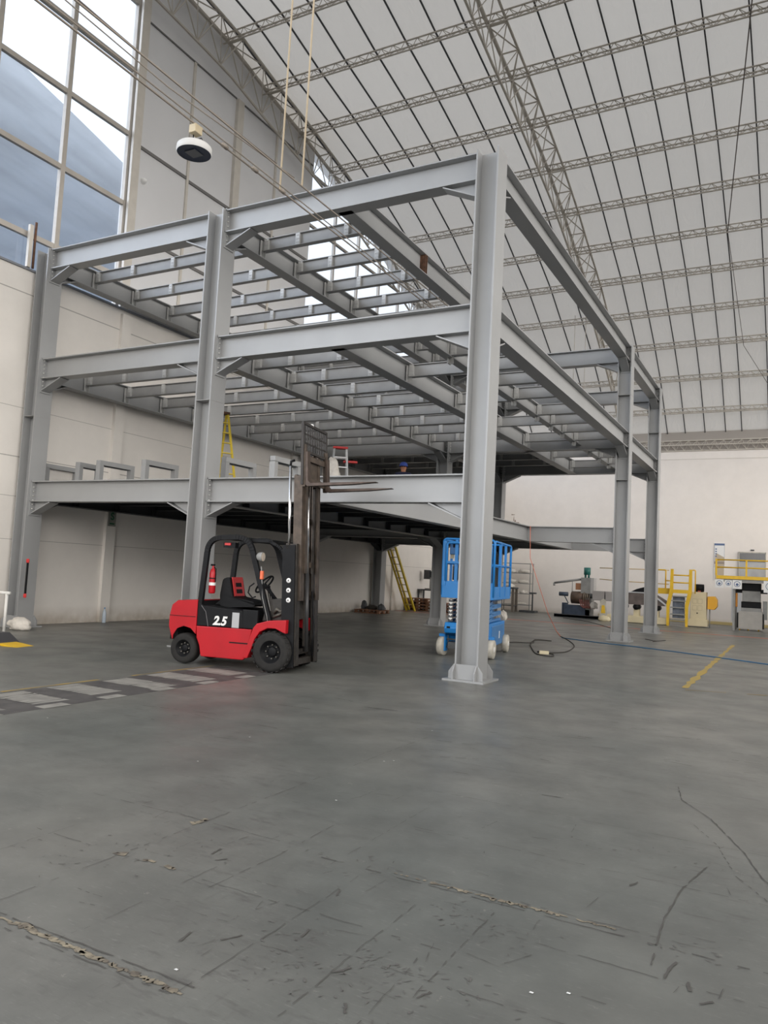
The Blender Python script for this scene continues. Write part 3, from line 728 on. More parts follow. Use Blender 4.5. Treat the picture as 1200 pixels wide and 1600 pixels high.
mb = MB(); mb.tube([(.74,-.44,.95),(.80,-.46,1.02),(.86,-.44,.98),(.98,-.42,1.05)], .03, 8); mb.tube([(.72,-.45,.88),(.9,-.46,.96)], .02, 8); mb.build('hydraulic_hose', mat('greasy_hose', (.10,.09,.075), .6, noise=.5, nscale=20), FK)
# mast, leaning back a little
MT = empty('mast', (1.10, 0, .12)); MT.parent = FK; MT.rotation_euler = (0, math.radians(-2.6), 0)
mb = MB()
def chan(mb, x, y, z0, z1, s, dx=.13, dy=.075, t=.02, mi=0):
    mb.box(x-dx/2, x+dx/2, y-t/2, y+t/2, z0, z1, mi)
    for sx in (-1, 1): mb.box(x+sx*(dx/2)-(t if sx > 0 else 0), x+sx*(dx/2)+(t if sx < 0 else 0), min(y, y+s*dy), max(y, y+s*dy), z0, z1, mi)
for s in (-1, 1): chan(mb, .0, s*.46, 0, 1.98, -s, .16, .135)
for z in (1.9, .15): mb.box(-.10, -.05, -.50, .50, z, z+.09)
mb.box(-.09,.02,-.46,.46,0.0,.10)
mb.build('outer_mast', MASTD, MT)
MB().box(-.16,.06,-.50,-.475,-.02,1.96).build('mast_guard_plate', BLACK, MT)
MB().box(-.16,.06,.475,.50,-.02,1.96).build('mast_guard_plate', BLACK, MT)
mb = MB()
for z in (1.28,1.12,.96): mb.lathe([(.012,-.012),(.038,-.010),(.04,0)], (-.04,-.502,z+.10), 'y', 16)
mb.build('white_plug', PAPER, MT)
mb = MB()
for s in (-1, 1): chan(mb, .05, s*.38, .05+1.0, 3.12, -s, .15, .12)
for z in (1.12, 2.35, 3.05): mb.box(-.02, .02, -.37, .37, z, z+.09)
mb.build('middle_mast', MASTB, MT)
mb = MB()
for s in (-1, 1): chan(mb, .10, s*.28, 1.5, 3.55, -s, .11, .08)
for z in (1.6, 3.42): mb.box(.04, .08, -.29, .29, z, z+.09)
mb.build('inner_mast', MASTB, MT)
mb = MB()
for s in (-1, 1): mb.cyl((-.09, s*.40, .1), (-.09, s*.40, 1.6), .038, 14)
mb.cyl((.06,0,.2),(.06,0,1.5),.045,14); mb.build('lift_cylinder', mat('dark_cylinder', (.05,.05,.052), .4, metal=.3), MT)
mb = MB()
for s in (-1, 1): mb.cyl((-.09, s*.40, 1.6), (-.09, s*.40, 3.28), .024, 14)
mb.cyl((.06,0,1.5),(.06,0,3.0),.030,14); mb.build('chrome_rod', CHROME, MT)
mb = MB(); mb.tube([(-.09,-.40,3.28),(-.09,-.38,3.36),(-.03,-.36,3.38)], .022, 8); mb.tube([(.13,.12,.1),(.15,.14,.6),(.12,.1,1.2)], .014, 6); mb.tube([(.13,.06,.2),(.16,.1,.5),(.12,.16,.8)], .012, 6); mb.build('hose', BLACK, MT)
mb = MB()
for y in (-.16,.16): mb.bar((.09,y,.3),(.11,y,2.95),.035,.02)
mb.build('lift_chain', MASTD, MT)
# carriage
CG = MB()
for z, h in ((2.98,.10),(3.36,.09)): CG.box(.17,.21,-.50,.50,z,z+h)
for s in (-.46,.46): CG.box(.155,.215,s-.035,s+.035,2.92,3.62)
for y in (-.2,.2): CG.box(.10,.17,y-.05,y+.05,2.98,3.45)
CG.box(.10,.16,-.22,.22,3.05,3.4)
cgo = CG.build('fork_carriage', MASTB, MT)
mb = MB()
for s in (-.50,.50): mb.box(.15,.19,s-.025,s+.025,2.95,4.0)
for z in (3.5,3.96): mb.box(.15,.19,-.50,.50,z,z+.04)
for i in range(9): y = -.40+.10*i; mb.box(.155,.175,y-.012,y+.012,3.5,3.98)
for z in (3.65,3.8): mb.box(.16,.175,-.48,.48,z,z+.022)
mb.build('load_backrest', mat('backrest_steel', (.03,.026,.024), .6, noise=.3), cgo)
MB().lathe([(0,-.03),(.03,-.02),(.035,0),(.03,.02),(0,.03)], (.16,-.12,4.0), 'z', 10).build('backrest_lamp', PAPER, cgo)
for s in (-.43,.43):
    mb = MB(); mb.prism([(.215,3.5),(.25,3.5),(.262,2.95),(.36,2.925),(1.30,2.93),(1.42,2.945),(1.42,2.953),(1.1,2.962),(.34,2.975),(.29,3.0),(.255,2.965)][:0] or [(.215,3.5),(.25,3.5),(.262,3.02),(.30,2.975),(1.1,2.965),(1.44,2.955),(1.44,2.948),(1.0,2.925),(.25,2.92),(.218,2.95)], s-.06, s+.06, 'y')
    mb.build('fork', mat('fork_steel', (.085,.06,.048), .5, metal=.4, noise=.4, nscale=8), MT, .004)
# extinguisher strapped to the rear pillar
EX = empty('fire_extinguisher', FK.location+Matrix.Rotation(math.radians(10.5),3,'Z') @ Vector((-.46,-.40,1.20)), 0, 'small red fire extinguisher strapped to the rear pillar of the forklift', 'fire extinguisher')
MB().lathe([(0,0),(.05,.005),(.058,.03),(.058,.34),(.045,.40),(.02,.43),(.02,.47)], (0,0,0), 'z', 20).build('cylinder', RED, EX)
MB().box(-.05,.03,-.012,.012,.47,.50).tube([(.02,0,.45),(.06,0,.42),(.062,0,.2)], .01, 6).build('valve_and_hose', BLACK, EX)
MB().lathe([(.059,0),(.059,.05)], (0,0,.14), 'z', 20).build('label', PAPER, EX)
MB().lathe([(.060,0),(.060,.02)], (0,0,.25), 'z', 20).build('strap', BLACK, EX)
# ================================================================== SCISSOR LIFT
SL = empty('scissor_lift', (-1.60, 4.28, 0), math.radians(10), 'bright blue scissor lift with lowered platform, standing behind the front column', 'scissor lift')
# local: -y is the front end nearest the camera, +x right
mb = MB(); mb.prism([(-1.12,.50),(-1.16,.60),(-1.10,.72),(1.10,.72),(1.12,.22),(-.62,.20),(-.75,.42)], -.46, .46, 'x'); mb.build('chassis', BLUE, SL, .015)
MB().box(.455,.475,-.62,.95,.22,.66).build('side_tray_door', BLUED, SL, .01)
MB().box(-.475,-.455,-.62,.95,.22,.66).build('side_tray_door', BLUED, SL, .01)
mb = MB(); mb.box(-.40,.40,-1.0,-.65,.16,.30); mb.cyl((-.45,-.92,.2),(.45,-.92,.2),.03,10); mb.cyl((-.42,-.99,.36),(.1,-.99,.34),.018,8); mb.build('steering_axle', DGREY, SL)
mb = MB(); 
for y, s in ((-.93,-1),(-.93,1),(.93,-1),(.93,1)):
    x = s*.53; mb_ = MB(); w = .12
    mb_.lathe([(0,-w/2-.002),(.10,-w/2-.002),(.12,-w/2),(.19,-w/2),(.203,-w/2+.015),(.203,w/2-.015),(.19,w/2),(.12,w/2),(.10,w/2+.002),(0,w/2+.002)], (0,0,0), 'x', 28)
    wh = mb_.build('wheel', OFFW, SL, loc=(x, y, .205))
    if y < 0: wh.rotation_euler = (0,0,math.radians(-14 if s < 0 else -3))
    MB().lathe([(0,s*(w/2+.012)),(.05,s*(w/2+.012)),(.06,s*(w/2+.003))], (0,0,0), 'x', 16).build('hub', WHITE, wh)
    if y < 0: MB().box(-.09,-.065,-.06,.06,-.1,.26).box(-.09,.06,-.06,.06,.2,.26).build('wheel_bracket', BLUE, wh) if s > 0 else MB().box(.065,.09,-.06,.06,-.1,.26).box(-.06,.09,-.06,.06,.2,.26).build('wheel_bracket', BLUE, wh)
MB().box(.474,.478,.28,.36,.36,.52).build('sticker', PAPER, SL)
MB().box(-.40,-.33,-1.162,-1.155,.60,.64).build('slot', BLACK, SL)
# scissor stack folded flat
for i in range(6):
    z = .74+i*.083
    for x in (-.36,-.20,.20,.36):
        a_ = MB().bar((x,-.98,z+.02),(x,.98,z+(.05 if i % 2 else -.0)+.02),.05,.05,0).build('scissor_arm', BLUED, SL)
        MB().box(x-.05,x+.05,-1.03,-.985,z+.0,z+.05).build('arm_end', DGREY, a_)
        MB().box(x-.035,x+.035,-1.035,-1.03,z+.048,z+.078).box(x-.01,x+.01,-1.036,-.99,z+.03,z+.06).build('arm_end_cap', WHITE, a_)
mb = MB()
for i in range(5):
    z = .76+i*.09; mb.bar((.42,-.95,z),(.42,-.45,z+.05),.03,.07)
mb.build('folded_cover', BLUED, SL)
# platform
PF = MB(); PF.box(-.56,.56,-1.12,1.12,1.24,1.34); PF.box(-.56,.56,-1.14,-1.12,1.24,1.60); PF.box(.545,.565,-1.12,1.12,1.24,1.52); PF.box(-.565,-.545,-1.12,1.12,1.24,1.52); PF.box(-.56,.56,1.12,1.14,1.24,1.5)
pfo = PF.build('platform', BLUE, SL, .008)
r = .024
mb = MB()
for y in (-1.12, 1.12):
    mb.tube(rounded([(-.55,y,1.3),(-.55,y,2.50),(.55,y,2.50),(.55,y,1.3)], .08), r, 8); mb.tube([(-.55,y,1.98),(.55,y,1.98)], r*.8, 8)
    for x in (-.26,.05,.30): mb.bar((x,y,1.5),(x,y,2.5),.07,.03)
for x in (-.55,.55):
    mb.tube(rounded([(x,-1.08,1.3),(x,-1.08,2.48),(x,1.08,2.48),(x,1.08,1.3)], .1), r, 8); mb.tube([(x,-1.08,1.98),(x,1.08,1.98)], r*.8, 8)
    for y in (-.35,.35): mb.bar((x,y,1.3),(x,y,2.48),.05,.05)
mb.build('guard_rail', BLUE, SL)
mb = MB(); mb.tube(rounded([(-.47,-1.15,1.6),(-.47,-1.15,2.42),(-.15,-1.15,2.42),(-.15,-1.15,1.6)], .08), .030, 8); mb.bar((-.48,-1.15,2.0),(-.15,-1.15,2.0),.04,.05); mb.box(-.55,-.47,-1.16,-1.13,1.5,2.45)
mb.tube(rounded([(.16,-1.15,1.6),(.16,-1.15,2.42),(.50,-1.15,2.42),(.50,-1.15,1.6)], .08), .018, 8)
for a in (-.07,): mb.box(a-.035,a+.035,-1.17,-1.14,1.5,2.46)
mb.build('entry_gate', BLUE, SL)
mb = MB(); mb.cbox((-.30,-.98,2.28),.26,.14,.22); mb.cbox((-.28,-1.06,2.36),.16,.02,.08,1); mb.build('control_box', [BLUED, BLACK], SL, .01)
MB().box(-.42,-.34,-1.0,-.99,2.08,2.2).box(-.30,-.2,-1.03,-1.02,1.98,2.22).build('instruction_sheet', CREAM, SL)
mb = MB(); mb.box(-.36,-.16,-1.0,-.9,1.62,1.92)
for i in range(4): mb.tube([(-.34+i*.05,-1.02,1.64),(-.33+i*.05,-1.04,1.95)], .012, 6)
mb.build('cable_bundle', DGREY, SL)
# ================================================================== THINGS ON THE FIRST DECK
DZ = H1+.014
def portal(x, y0, L, h, tilt, label):
    root = empty('channel_frame', (x, y0, DZ), tilt, label, 'steel frame', 'grey channel frames standing on the first deck')
    MB().box(-.07,.07,0,L,h-.11,h-.10+.10).box(-.07,-.06,0,L,h-.13,h).build('top_rail', STEEL, root)
    for y in (.0, L-.11): MB().box(-.07,.07,y,y+.11,0,h-.10).build('leg', STEEL, root)
    return root
PL = ('leftmost, beside the left column', 'second from left, narrow, partly behind the third', 'third from the left, overlapping the second', 'fourth from left, alone near the second column', 'first one right of the second column', 'rightmost one, next to the forklift mast')
for (px, py, y, L, dx), lb in zip(((70,724,.55,1.0,.0),(122,722,.62,.72,-.05),(154,719,.62,1.05,.03),(225,718,.62,1.02,.04),(350,714,.62,1.02,.03),(426,712,.62,.95,0)), PL):
    p = at(px, py, 1, y); portal(p.x, y, L, p.z-DZ, -dx, 'grey channel frame on the first deck, '+lb)
# yellow step ladder
def stepladder(name, loc, rz, H, w0, w1, spread, m1, m2, capm, steps, label):
    root = empty(name, loc, rz, label, 'ladder')
    for nm, sy in (('front_rail', -1), ('rear_rail', 1)):
        for s in (-1, 1):
            MB().bar((s*w1/2, sy*spread, 0), (s*w0/2, sy*.05, H), .055, .03).build(nm, m1 if sy < 0 else m2, root)
    for i in range(1, steps+1):
        t = i/(steps+1); w = w1+(w0-w1)*t; MB().cbox((0, -spread*(1-t)-.05*t, H*t), w, .08, .025).build('step', m2, root)
    for i in (1, 3, 5):
        t = i/(steps+1); w = w1+(w0-w1)*t; MB().cbox((0, spread*(1-t)+.05*t, H*t), w, .03, .02).build('rear_brace', m2, root)
    MB().cbox((0,0,H), w0+.08, .22, .06).build('top_cap', capm, root, .008)
    return root
p = at(348, 645, 1, 3.2)
stepladder('step_ladder', (p.x-.04, 3.2, DZ), math.radians(62), p.z-DZ, .32, .55, .66, YELF, YELF, RUST, 7, 'tall yellow step ladder opened on the first deck behind the second column')
p = at(532, 700, 1, 6.4)
sl_ = stepladder('step_ladder', (p.x, 6.4, DZ), math.radians(35), p.z-DZ, .34, .55, .5, ALU, ALU, REDP, 5, 'aluminium step ladder with red top on the first deck beside the forklift backrest')
MB().box(.1,.5,-.1,.12,-.42,-.36).build('red_tray', REDP, sl_, .01, loc=(0,0,p.z-DZ))
# white cloth bundle
def lump(name, m, loc, sx, sy, sz, seed, label, cat, sub=3, boxy=0.):
    bm = bmesh.new(); bmesh.ops.create_icosphere(bm, subdivisions=sub+1, radius=1); rnd = random.Random(seed)
    dirs = [Vector((rnd.gauss(0,1), rnd.gauss(0,1), rnd.gauss(0,1))).normalized() for _ in range(26)]
    for v in bm.verts:
        d = v.co.normalized(); ridge = max(d.dot(k_) for k_ in dirs)
        f = .82+.34*max(0., ridge-.80)/.20-.05*math.sin(11*d.x+5*d.z+seed)*math.cos(9*d.y+3*d.z)
        if boxy:
            g = 1/max(.35, (abs(d.x)**boxy+abs(d.y)**boxy+abs(d.z)**boxy)**(1/boxy)); f *= .5+.5*g
        v.co = Vector((d.x*sx*f, d.y*sy*f, max(d.z*sz*f, -sz*.55)))
    me = bpy.data.meshes.new(name); bm.to_mesh(me); bm.free(); me.materials.append(m)
    for p_ in me.polygons: p_.use_smooth = True
    o = bpy.data.objects.new(name, me); COL.objects.link(o); o.location = (loc[0], loc[1], loc[2]+sz*.55)
    return tag(o, label, cat)
p = at(521, 730, 1, 5.2)
c = lump('cloth_sack', CLOTH, (p.x, 5.2, DZ), .23, .2, .75, 3, 'white stuffed cloth sack standing on the first deck beside the aluminium step ladder', 'sack', 3, 5.)
pt = at(521, 714, 1, 5.2)
k_ = (pt.z-DZ)/((max(v.co.z for v in c.data.vertices)+.75*.55)); c.scale = (1, 1, k_); c.location.z = DZ+.75*.55*k_
# worker
def person(loc, rz, label):
    V = {'pelvis':(0,0,.92),'belly':(0,0,1.08),'chest':(0,-.01,1.30),'neck':(0,-.01,1.46),'chin':(0,-.02,1.53),'head':(0,-.02,1.63),'crown':(0,0,1.70),
         'hl':(.10,0,.86),'kl':(.12,-.03,.48),'al':(.12,.02,.09),'tl':(.13,-.14,.04),'hr':(-.10,0,.86),'kr':(-.12,-.03,.48),'ar':(-.12,.02,.09),'tr':(-.13,-.14,.04),
         'sl':(.19,0,1.40),'el':(.25,0,1.13),'wl':(.20,-.20,1.0),'sr':(-.19,0,1.40),'er':(-.25,0,1.13),'wr':(-.20,-.20,1.0)}
    E = [('pelvis','belly'),('belly','chest'),('chest','neck'),('neck','chin'),('chin','head'),('head','crown'),('pelvis','hl'),('hl','kl'),('kl','al'),('al','tl'),('pelvis','hr'),('hr','kr'),('kr','ar'),('ar','tr'),('chest','sl'),('sl','el'),('el','wl'),('chest','sr'),('sr','er'),('er','wr')]
    Rr = {'pelvis':.15,'belly':.14,'chest':.15,'neck':.06,'chin':.075,'head':.095,'crown':.07,'hl':.09,'kl':.06,'al':.045,'tl':.04,'hr':.09,'kr':.06,'ar':.045,'tr':.04,'sl':.065,'el':.045,'wl':.033,'sr':.065,'er':.045,'wr':.033}
    for s, w in ((1,'wl'),(-1,'wr')):
        wx, wy, wz = V[w]
        V['p'+w] = (wx*.98, wy-.06, wz-.01); Rr['p'+w] = .034; E.append((w, 'p'+w))
        for i, (dx, L) in enumerate(((-.028,.06),(-.010,.075),(.010,.07),(.027,.055))):
            a, b = 'f%s%d' % (w,i), 'g%s%d' % (w,i); V[a] = (wx*.98+dx, wy-.06-L*.6, wz-.02); V[b] = (wx*.98+dx, wy-.06-L, wz-.05); Rr[a] = .009; Rr[b] = .008; E += [('p'+w, a), (a, b)]
        V['t'+w] = (wx*.98-s*.045, wy-.07, wz); Rr['t'+w] = .010; E.append(('p'+w, 't'+w))
    names = list(V); me = bpy.data.meshes.new('person'); me.from_pydata([V[n_] for n_ in names], [(names.index(a), names.index(b)) for a, b in E], [])
    o = bpy.data.objects.new('tmp', me); COL.objects.link(o); mod = o.modifiers.new('s','SKIN'); 
    for i, n_ in enumerate(names): me.skin_vertices[0].data[i].radius = (Rr[n_],)*2
    me.skin_vertices[0].data[0].use_root = True
    sb = o.modifiers.new('u','SUBSURF'); sb.levels = 2; sb.render_levels = 2
    bpy.context.view_layer.update(); m2 = bpy.data.meshes.new_from_object(o.evaluated_get(bpy.context.evaluated_depsgraph_get())); bpy.data.objects.remove(o)
    m2.materials.clear(); m2.materials.append(NAVYC); m2.materials.append(SKIN)
    for p_ in m2.polygons:
        p_.use_smooth = True; c_ = p_.center; p_.material_index = 1 if (c_.z > 1.47 or (c_.y < -.21 and c_.z > .8)) else 0
    b = bpy.data.objects.new('person', m2); COL.objects.link(b); b.location = loc; b.rotation_euler = (0,0,rz); tag(b, label, 'person')
    # face: nose, eyes, mouth, ears
    f = MB(); f.tube([(0,-.105,1.635),(0,-.128,1.60),(0,-.118,1.585)], [.008,.013,.010], 8)
    for s in (-1,1): f.lathe([(0,-.012),(.026,-.006),(.03,0),(.02,.01)], (s*.092,-.02,1.60), 'x', 10)
    f.build('nose_and_ears', SKIN, b); f = MB()
    for s in (-1,1): f.lathe([(0,-.010),(.010,-.006),(.012,.004)], (s*.036,-.102,1.632), 'y', 10)
    f.bar((-.028,-.110,1.555),(.028,-.110,1.555),.006,.006); f.build('eyes_and_mouth', BLACK, b)
    cp = MB(); cp.lathe([(0,.155),(.05,.150),(.095,.115),(.115,.06),(.118,0)], (0,-.015,1.645), 'z', 24); cp.prism([(-.09,-.09),(-.08,-.18),(0,-.21),(.08,-.18),(.09,-.09)], 1.645, 1.657, 'z'); cp.build('cap', CAPB, b)
    return b
p = at(631, 722, 1, 9.0)
w = person((p.x, 9.0, DZ), math.radians(25), 'person in a blue cap on the first deck, head just above the front beam'); w.scale = (1.1, 1.1, (p.z-DZ)/1.80)
# ================================================================== UNDER THE MEZZANINE
def ext_ladder():
    foot = Vector((-11.02, 20.2, 0)); top = Vector((-11.1, 17.96, 3.02))
    root = empty('extension_ladder', foot, 0, 'yellow extension ladder leaning up to the first deck near the far left corner', 'ladder'); d = top-foot
    for nm, off, w in (('lower_section', 0, .42), ('upper_section', .10, .26)):
        mb = MB(); n_ = Vector((0, -d.z, d.y)).normalized()*-off
        for s in (-1, 1): mb.bar(n_+Vector((s*w/2,0,0)), d+n_+Vector((s*w/2,0,0)), .06, .09, 0, up=(0,1,0))
        mb.build(nm, YELF, root)
    mb = MB()
    for i in range(1, 10): q = d*(i/10); mb.cyl(q-Vector((.22,0,0)), q+Vector((.22,0,0)), .018, 8)
    mb.build('rungs', mat('pale_rung', (.55,.45,.2), .5), root)
ext_ladder()
def pallet(loc, rz, label, m=WOOD, w=1.2, d=1.0, group=None):
    root = empty('wooden_pallet', loc, rz, label, 'pallet', group)
    mb = MB()
    for i in range(7): y = -d/2+d/7*(i+.5); mb.box(-w/2,w/2,y-.045,y+.045,.122,.144)
    for x in (-.52,0,.52): mb.box(x*w/1.2-.05,x*w/1.2+.05,-d/2,d/2,.10,.122)
    mb.build('deck_boards', m, root); mb = MB()
    for x in (-.52,0,.52):
        for y in (-.43,0,.43): mb.box(x*w/1.2-.05,x*w/1.2+.05,y*d-.06,y*d+.06,.022,.10)
    mb.build('blocks', m, root); mb = MB()
    for y in (-.43,0,.43): mb.box(-w/2,w/2,y*d-.05,y*d+.05,0,.022)
    mb.build('bottom_boards', m, root)
    return root
pallet((-10.95,16.35,0), .05, 'low wooden pallet loaded with dark scrap parts, left of the dark far column')
for i, (sx, sy, sz, dx, dy, mm) in enumerate(((.11,.12,.22,-.45,.1,DGREY),(.22,.16,.12,-.02,.05,MASTD),(.13,.14,.16,.42,0,DGREY))):
    lump('scrap_parts', mm, (-10.95+dx, 16.35+dy, .145), sx, sy, sz, 20+i, ('dark bucket-like scrap at the left end of the low pallet','long heap of dark scrap parts in the middle of the low pallet','small heap of dark scrap at the right end of the low pallet')[i], 'scrap')
for i in range(4): pallet((-11.05, 21.35, .146*i), .03*((i*7) % 3-1), 'brown wooden pallet in the left stack behind the yellow extension ladder, '+('bottom of four','second from the bottom','third from the bottom','topmost')[i], group='pallets stacked behind the extension ladder')
for i in range(3): pallet((-9.75, 21.35, .146*i), .04*((i*5) % 3-1), 'reddish wooden pallet in the right stack left of the second-row column, '+('bottom of three','middle one','topmost')[i], mat('red_pallet_wood', (.36,.15,.09), .8, noise=.5, nscale=5), group='pallets stacked right of the ladder')
# work table with bench drill
p0 = at(652, 920, 1, 22.3); p1 = at(675, 921, 1, 22.3)
TB = empty('work_table', ((p0.x+p1.x)/2+.08, 22.6, 0), 0, 'dark metal work table standing against the far wall behind the pallets', 'table')
tw = p1.x-p0.x+.1
MB().box(-tw/2,tw/2,-.35,.35,p0.z-.06,p0.z).build('tabletop', DGREY, TB)
for sx in (-1,1):
    for sy in (-1,1): MB().cbox((sx*(tw/2-.05),sy*.3,(p0.z-.06)/2),.06,.06,p0.z-.06).build('leg', DGREY, TB)
BD = empty('bench_drill', (TB.location.x+.05, 22.6, p0.z), 0, 'small bench drill standing on the dark work table', 'drill press')
MB().box(-.2,.2,-.15,.15,0,.05).build('base', MGREY, BD); MB().cyl((0,.05,.05),(0,.05,.85),.035,10).build('pillar', MGREY, BD); MB().box(-.28,-.02,-.14,.12,.5,.95).box(.02,.2,-.04,.1,.6,.9).build('head', DGREY, BD)
# sign on the pilaster
SG = empty('exit_sign', (WX+.105, 2.75, 2.78), 0, 'small green and grey sign with the letter S on the wall pilaster', 'sign')
MB().box(0,.012,-.13,.13,-.2,.2).build('panel', SIGNG, SG)
RZX = Matrix.Translation((.016, 0, .06)) @ Matrix.Rotation(PI/2, 4, 'Z') @ Matrix.Rotation(PI/2, 4, 'X')
text('letter', 'S', .27, RZX, GREENS, SG, .002, 0, .008); MB().box(.012,.016,-.08,.08,-.15,-.11).build('caption_strip', GREENS, SG)
# bottle
b_ = empty('water_bottle', (WX+.32, 2.55, 0), 0, 'clear plastic water bottle standing on the floor by the left wall pilaster', 'bottle')
MB().lathe([(0,0),(.045,.004),(.05,.02),(.05,.26),(.035,.32),(.016,.35),(.016,.38)], (0,0,0), 'z', 16).build('bottle_body', PETB, b_); MB().lathe([(.018,0),(.018,.03),(0,.03)], (0,0,.375), 'z', 12).build('cap', BLUED, b_)
# level tool on the left column
t0 = at(44.5, 873, 1, -.24); t1 = at(38, 934, 1, -.24)
# the bar rests against the web side of the column, outside the left flange face
LV = empty('spirit_level', ((t0.x+t1.x)/2, -.235, t1.z), 0, 'black bar tool with red ends fixed to the leftmost column', 'tool'); hh = t0.z-t1.z
MB().box(-.02,.02,-.02,.012,.06,hh-.06).build('bar', BLACK, LV)
for z in (0, hh-.10): MB().box(-.045,.045,-.026,.012,z,z+.10).build('red_end', REDP, LV, .02)
# rag, ramp and white rail
lump('cloth_rag', CLOTH, (*fl(30, 984), 0), .30, .20, .17, 5, 'crumpled white rag lying at the foot of the leftmost column', 'rag')
RL = empty('white_rail', (*fl(5.5, 990), 0), 0, 'white painted pipe rail at the left edge of the photo', 'rail')
hr_ = .95
q0 = Vector((*fl(5.5, 990), 0)); hp = [z_ for z_ in [0]]
top_ = CO.z
MB().cyl((0,0,0),(0,0,.86),.032,12).build('post', WHITE, RL); MB().cyl((.09,0,.86),(-1.2,0,.86),.034,12).build('top_bar', WHITE, RL)
RP = empty('loading_ramp', (*fl(-25, 1004), 0), math.radians(8), 'low dark metal ramp with a yellow edge beside the white rail', 'ramp')
MB().prism([(-1.2,0),(-1.2,.20),(.30,.20),(.62,0)], -.36, .30, 'y').build('ramp_body', mat('dark_ramp_steel', (.06,.06,.065), .5), RP)
MB().prism([(.62,0.001),(.56,.045),(.74,.03),(1.0,.001)], -.20, .22, 'y').build('yellow_edge', YEL, RP)
# ================================================================== SUSPENDED CONDUIT AND LAMP
ZC = 6.80
def line_thing(name, pts, r, m, label, cat, n=6, group=None): return tag(MB().tube(pts, r, n).build(name, m), label, cat, group)
cd = MB().tube([(-1.46,-16,ZC),(-1.46,3.6,ZC)], .012, 6).tube([(-1.44,-16,ZC+.05),(-1.44,3.6,ZC+.05)], .008, 6)
for y in (-5.2,-4.6,-4.0): cd.cyl((-1.46,y-.05,ZC+.01),(-1.46,y+.05,ZC+.01),.028,8)
tag(cd.build('conduit', CONDUIT), 'tan electrical conduit pair hung across the hall, carrying the round lamp', 'conduit')
line_thing('conduit', [(-1.12,-16,ZC),(-1.12,3.6,ZC)], .011, CONDUIT, 'second suspended tan conduit, running just right of the one with the lamp', 'conduit')
line_thing('wire', [(-1.46,-16,ZC+.42),(-1.45,-10,ZC+.28),(-1.44,-6.2,ZC+.16),(-1.12,-4.2,ZC+.03)], .007, CONDUIT, 'thin pale wire sagging above the suspended conduits, upper left', 'wire')
line_thing('wire', [(-1.30,-16,ZC+.30),(-1.30,-9,ZC+.22),(-1.24,-6.5,ZC+.10),(-1.12,-4.6,ZC+.02)], .009, WIRE, 'thin dark wire sagging above the suspended conduits, upper left', 'wire')
line_thing('rope', [(-1.46,-4.05,ZC),(-1.44,-4.05,12),(-1.44,-4.05,18.5)], .013, ROPE, 'beige suspension rope holding the conduit, left of the two', 'rope')
line_thing('rope', [(-1.12,-4.02,ZC),(-1.10,-4.02,12),(-1.10,-4.02,18.5)], .013, ROPE, 'beige suspension rope holding the conduit, right of the two', 'rope')
LM = empty('high_bay_lamp', (-1.46,-5.71,ZC-.046), 0, 'round grey high bay lamp with dark lens hanging from the conduit', 'lamp')
MB().cbox((0,0,-.02),.10,.12,.10).build('junction_box', mat('tan_box', (.5,.42,.28), .6), LM, .006)
mb = MB().tube([(-.03,0,-.06),(-.03,0,-.16)], .007, 6).tube([(-.13,0,-.20),(-.10,0,-.14),(.10,0,-.14),(.13,0,-.20)], .006, 6); mb.build('hook', BLACK, LM)
mb = MB().lathe([(0,-.13),(.08,-.135),(.10,-.17),(.185,-.185),(.20,-.20),(.205,-.25),(.195,-.275)], (0,0,-.03), 'z', 36); mb.build('housing', mat('lamp_housing', (.55,.55,.54), .5), LM)
MB().lathe([(.195,0),(.10,.004),(0,.004)], (0,0,-.302), 'z', 36).build('lens_ring', LENSB, LM); MB().cbox((0,0,-.304),.15,.15,.006).build('led_board', LENSC, LM)
# two long dark stay cables under the roof, right side
a = at(1190, 40, 1, 13.0); b = at(1137, 365, 1, 17.9)
line_thing('stay_cable', [(a.x, 9.0, prof_z(9)-.1), at(1137, 362, 1, 18.9)], .018, WIRE, 'long dark stay cable crossing the roof sheets at the upper right', 'cable')
line_thing('stay_cable', [at(1137, 362, 1, 18.9), at(1162, 540, 1, 24.5), at(1200, 600, 1, 26)], .012, WIRE, 'thin dark stay cable continuing down right from the roof crossing', 'cable')
# thin hanging wires from middle girder
for i, (px, lb) in enumerate(((898,'left'),(915,'right'))):
    p = at(px, 520, 1, 21.5); line_thing('hanger_rod', [(p.x,21.5,prof_z(21.5)-.8),(p.x,21.5,9.6)], .014, TRUSS, 'thin pale hanger rod below the middle roof girder, %s of two' % lb, 'rod')
# small round detector on the left upper wall
tag(MB().lathe([(0,.12),(.05,.11),(.08,.06),(.09,0)], (WX-.02, 3.02, 12.47), 'x', 16).build('wall_detector', PAPER), 'small white round detector on the grey upper wall, right of the window', 'detector')
# rusty pipe and beige post on the ledge at the window
PP = empty('vent_pipe', (WX+.06, -.32, 8.63), 0, 'rusty vertical pipe with a beige post at the lower corner of the window', 'pipe')
MB().cyl((.02,.03,0),(.02,.03,1.15),.03,10).build('rusty_pipe', RUST, PP); MB().box(-.05,.03,-.13,-.03,0,1.05).build('post', TRIMM, PP)
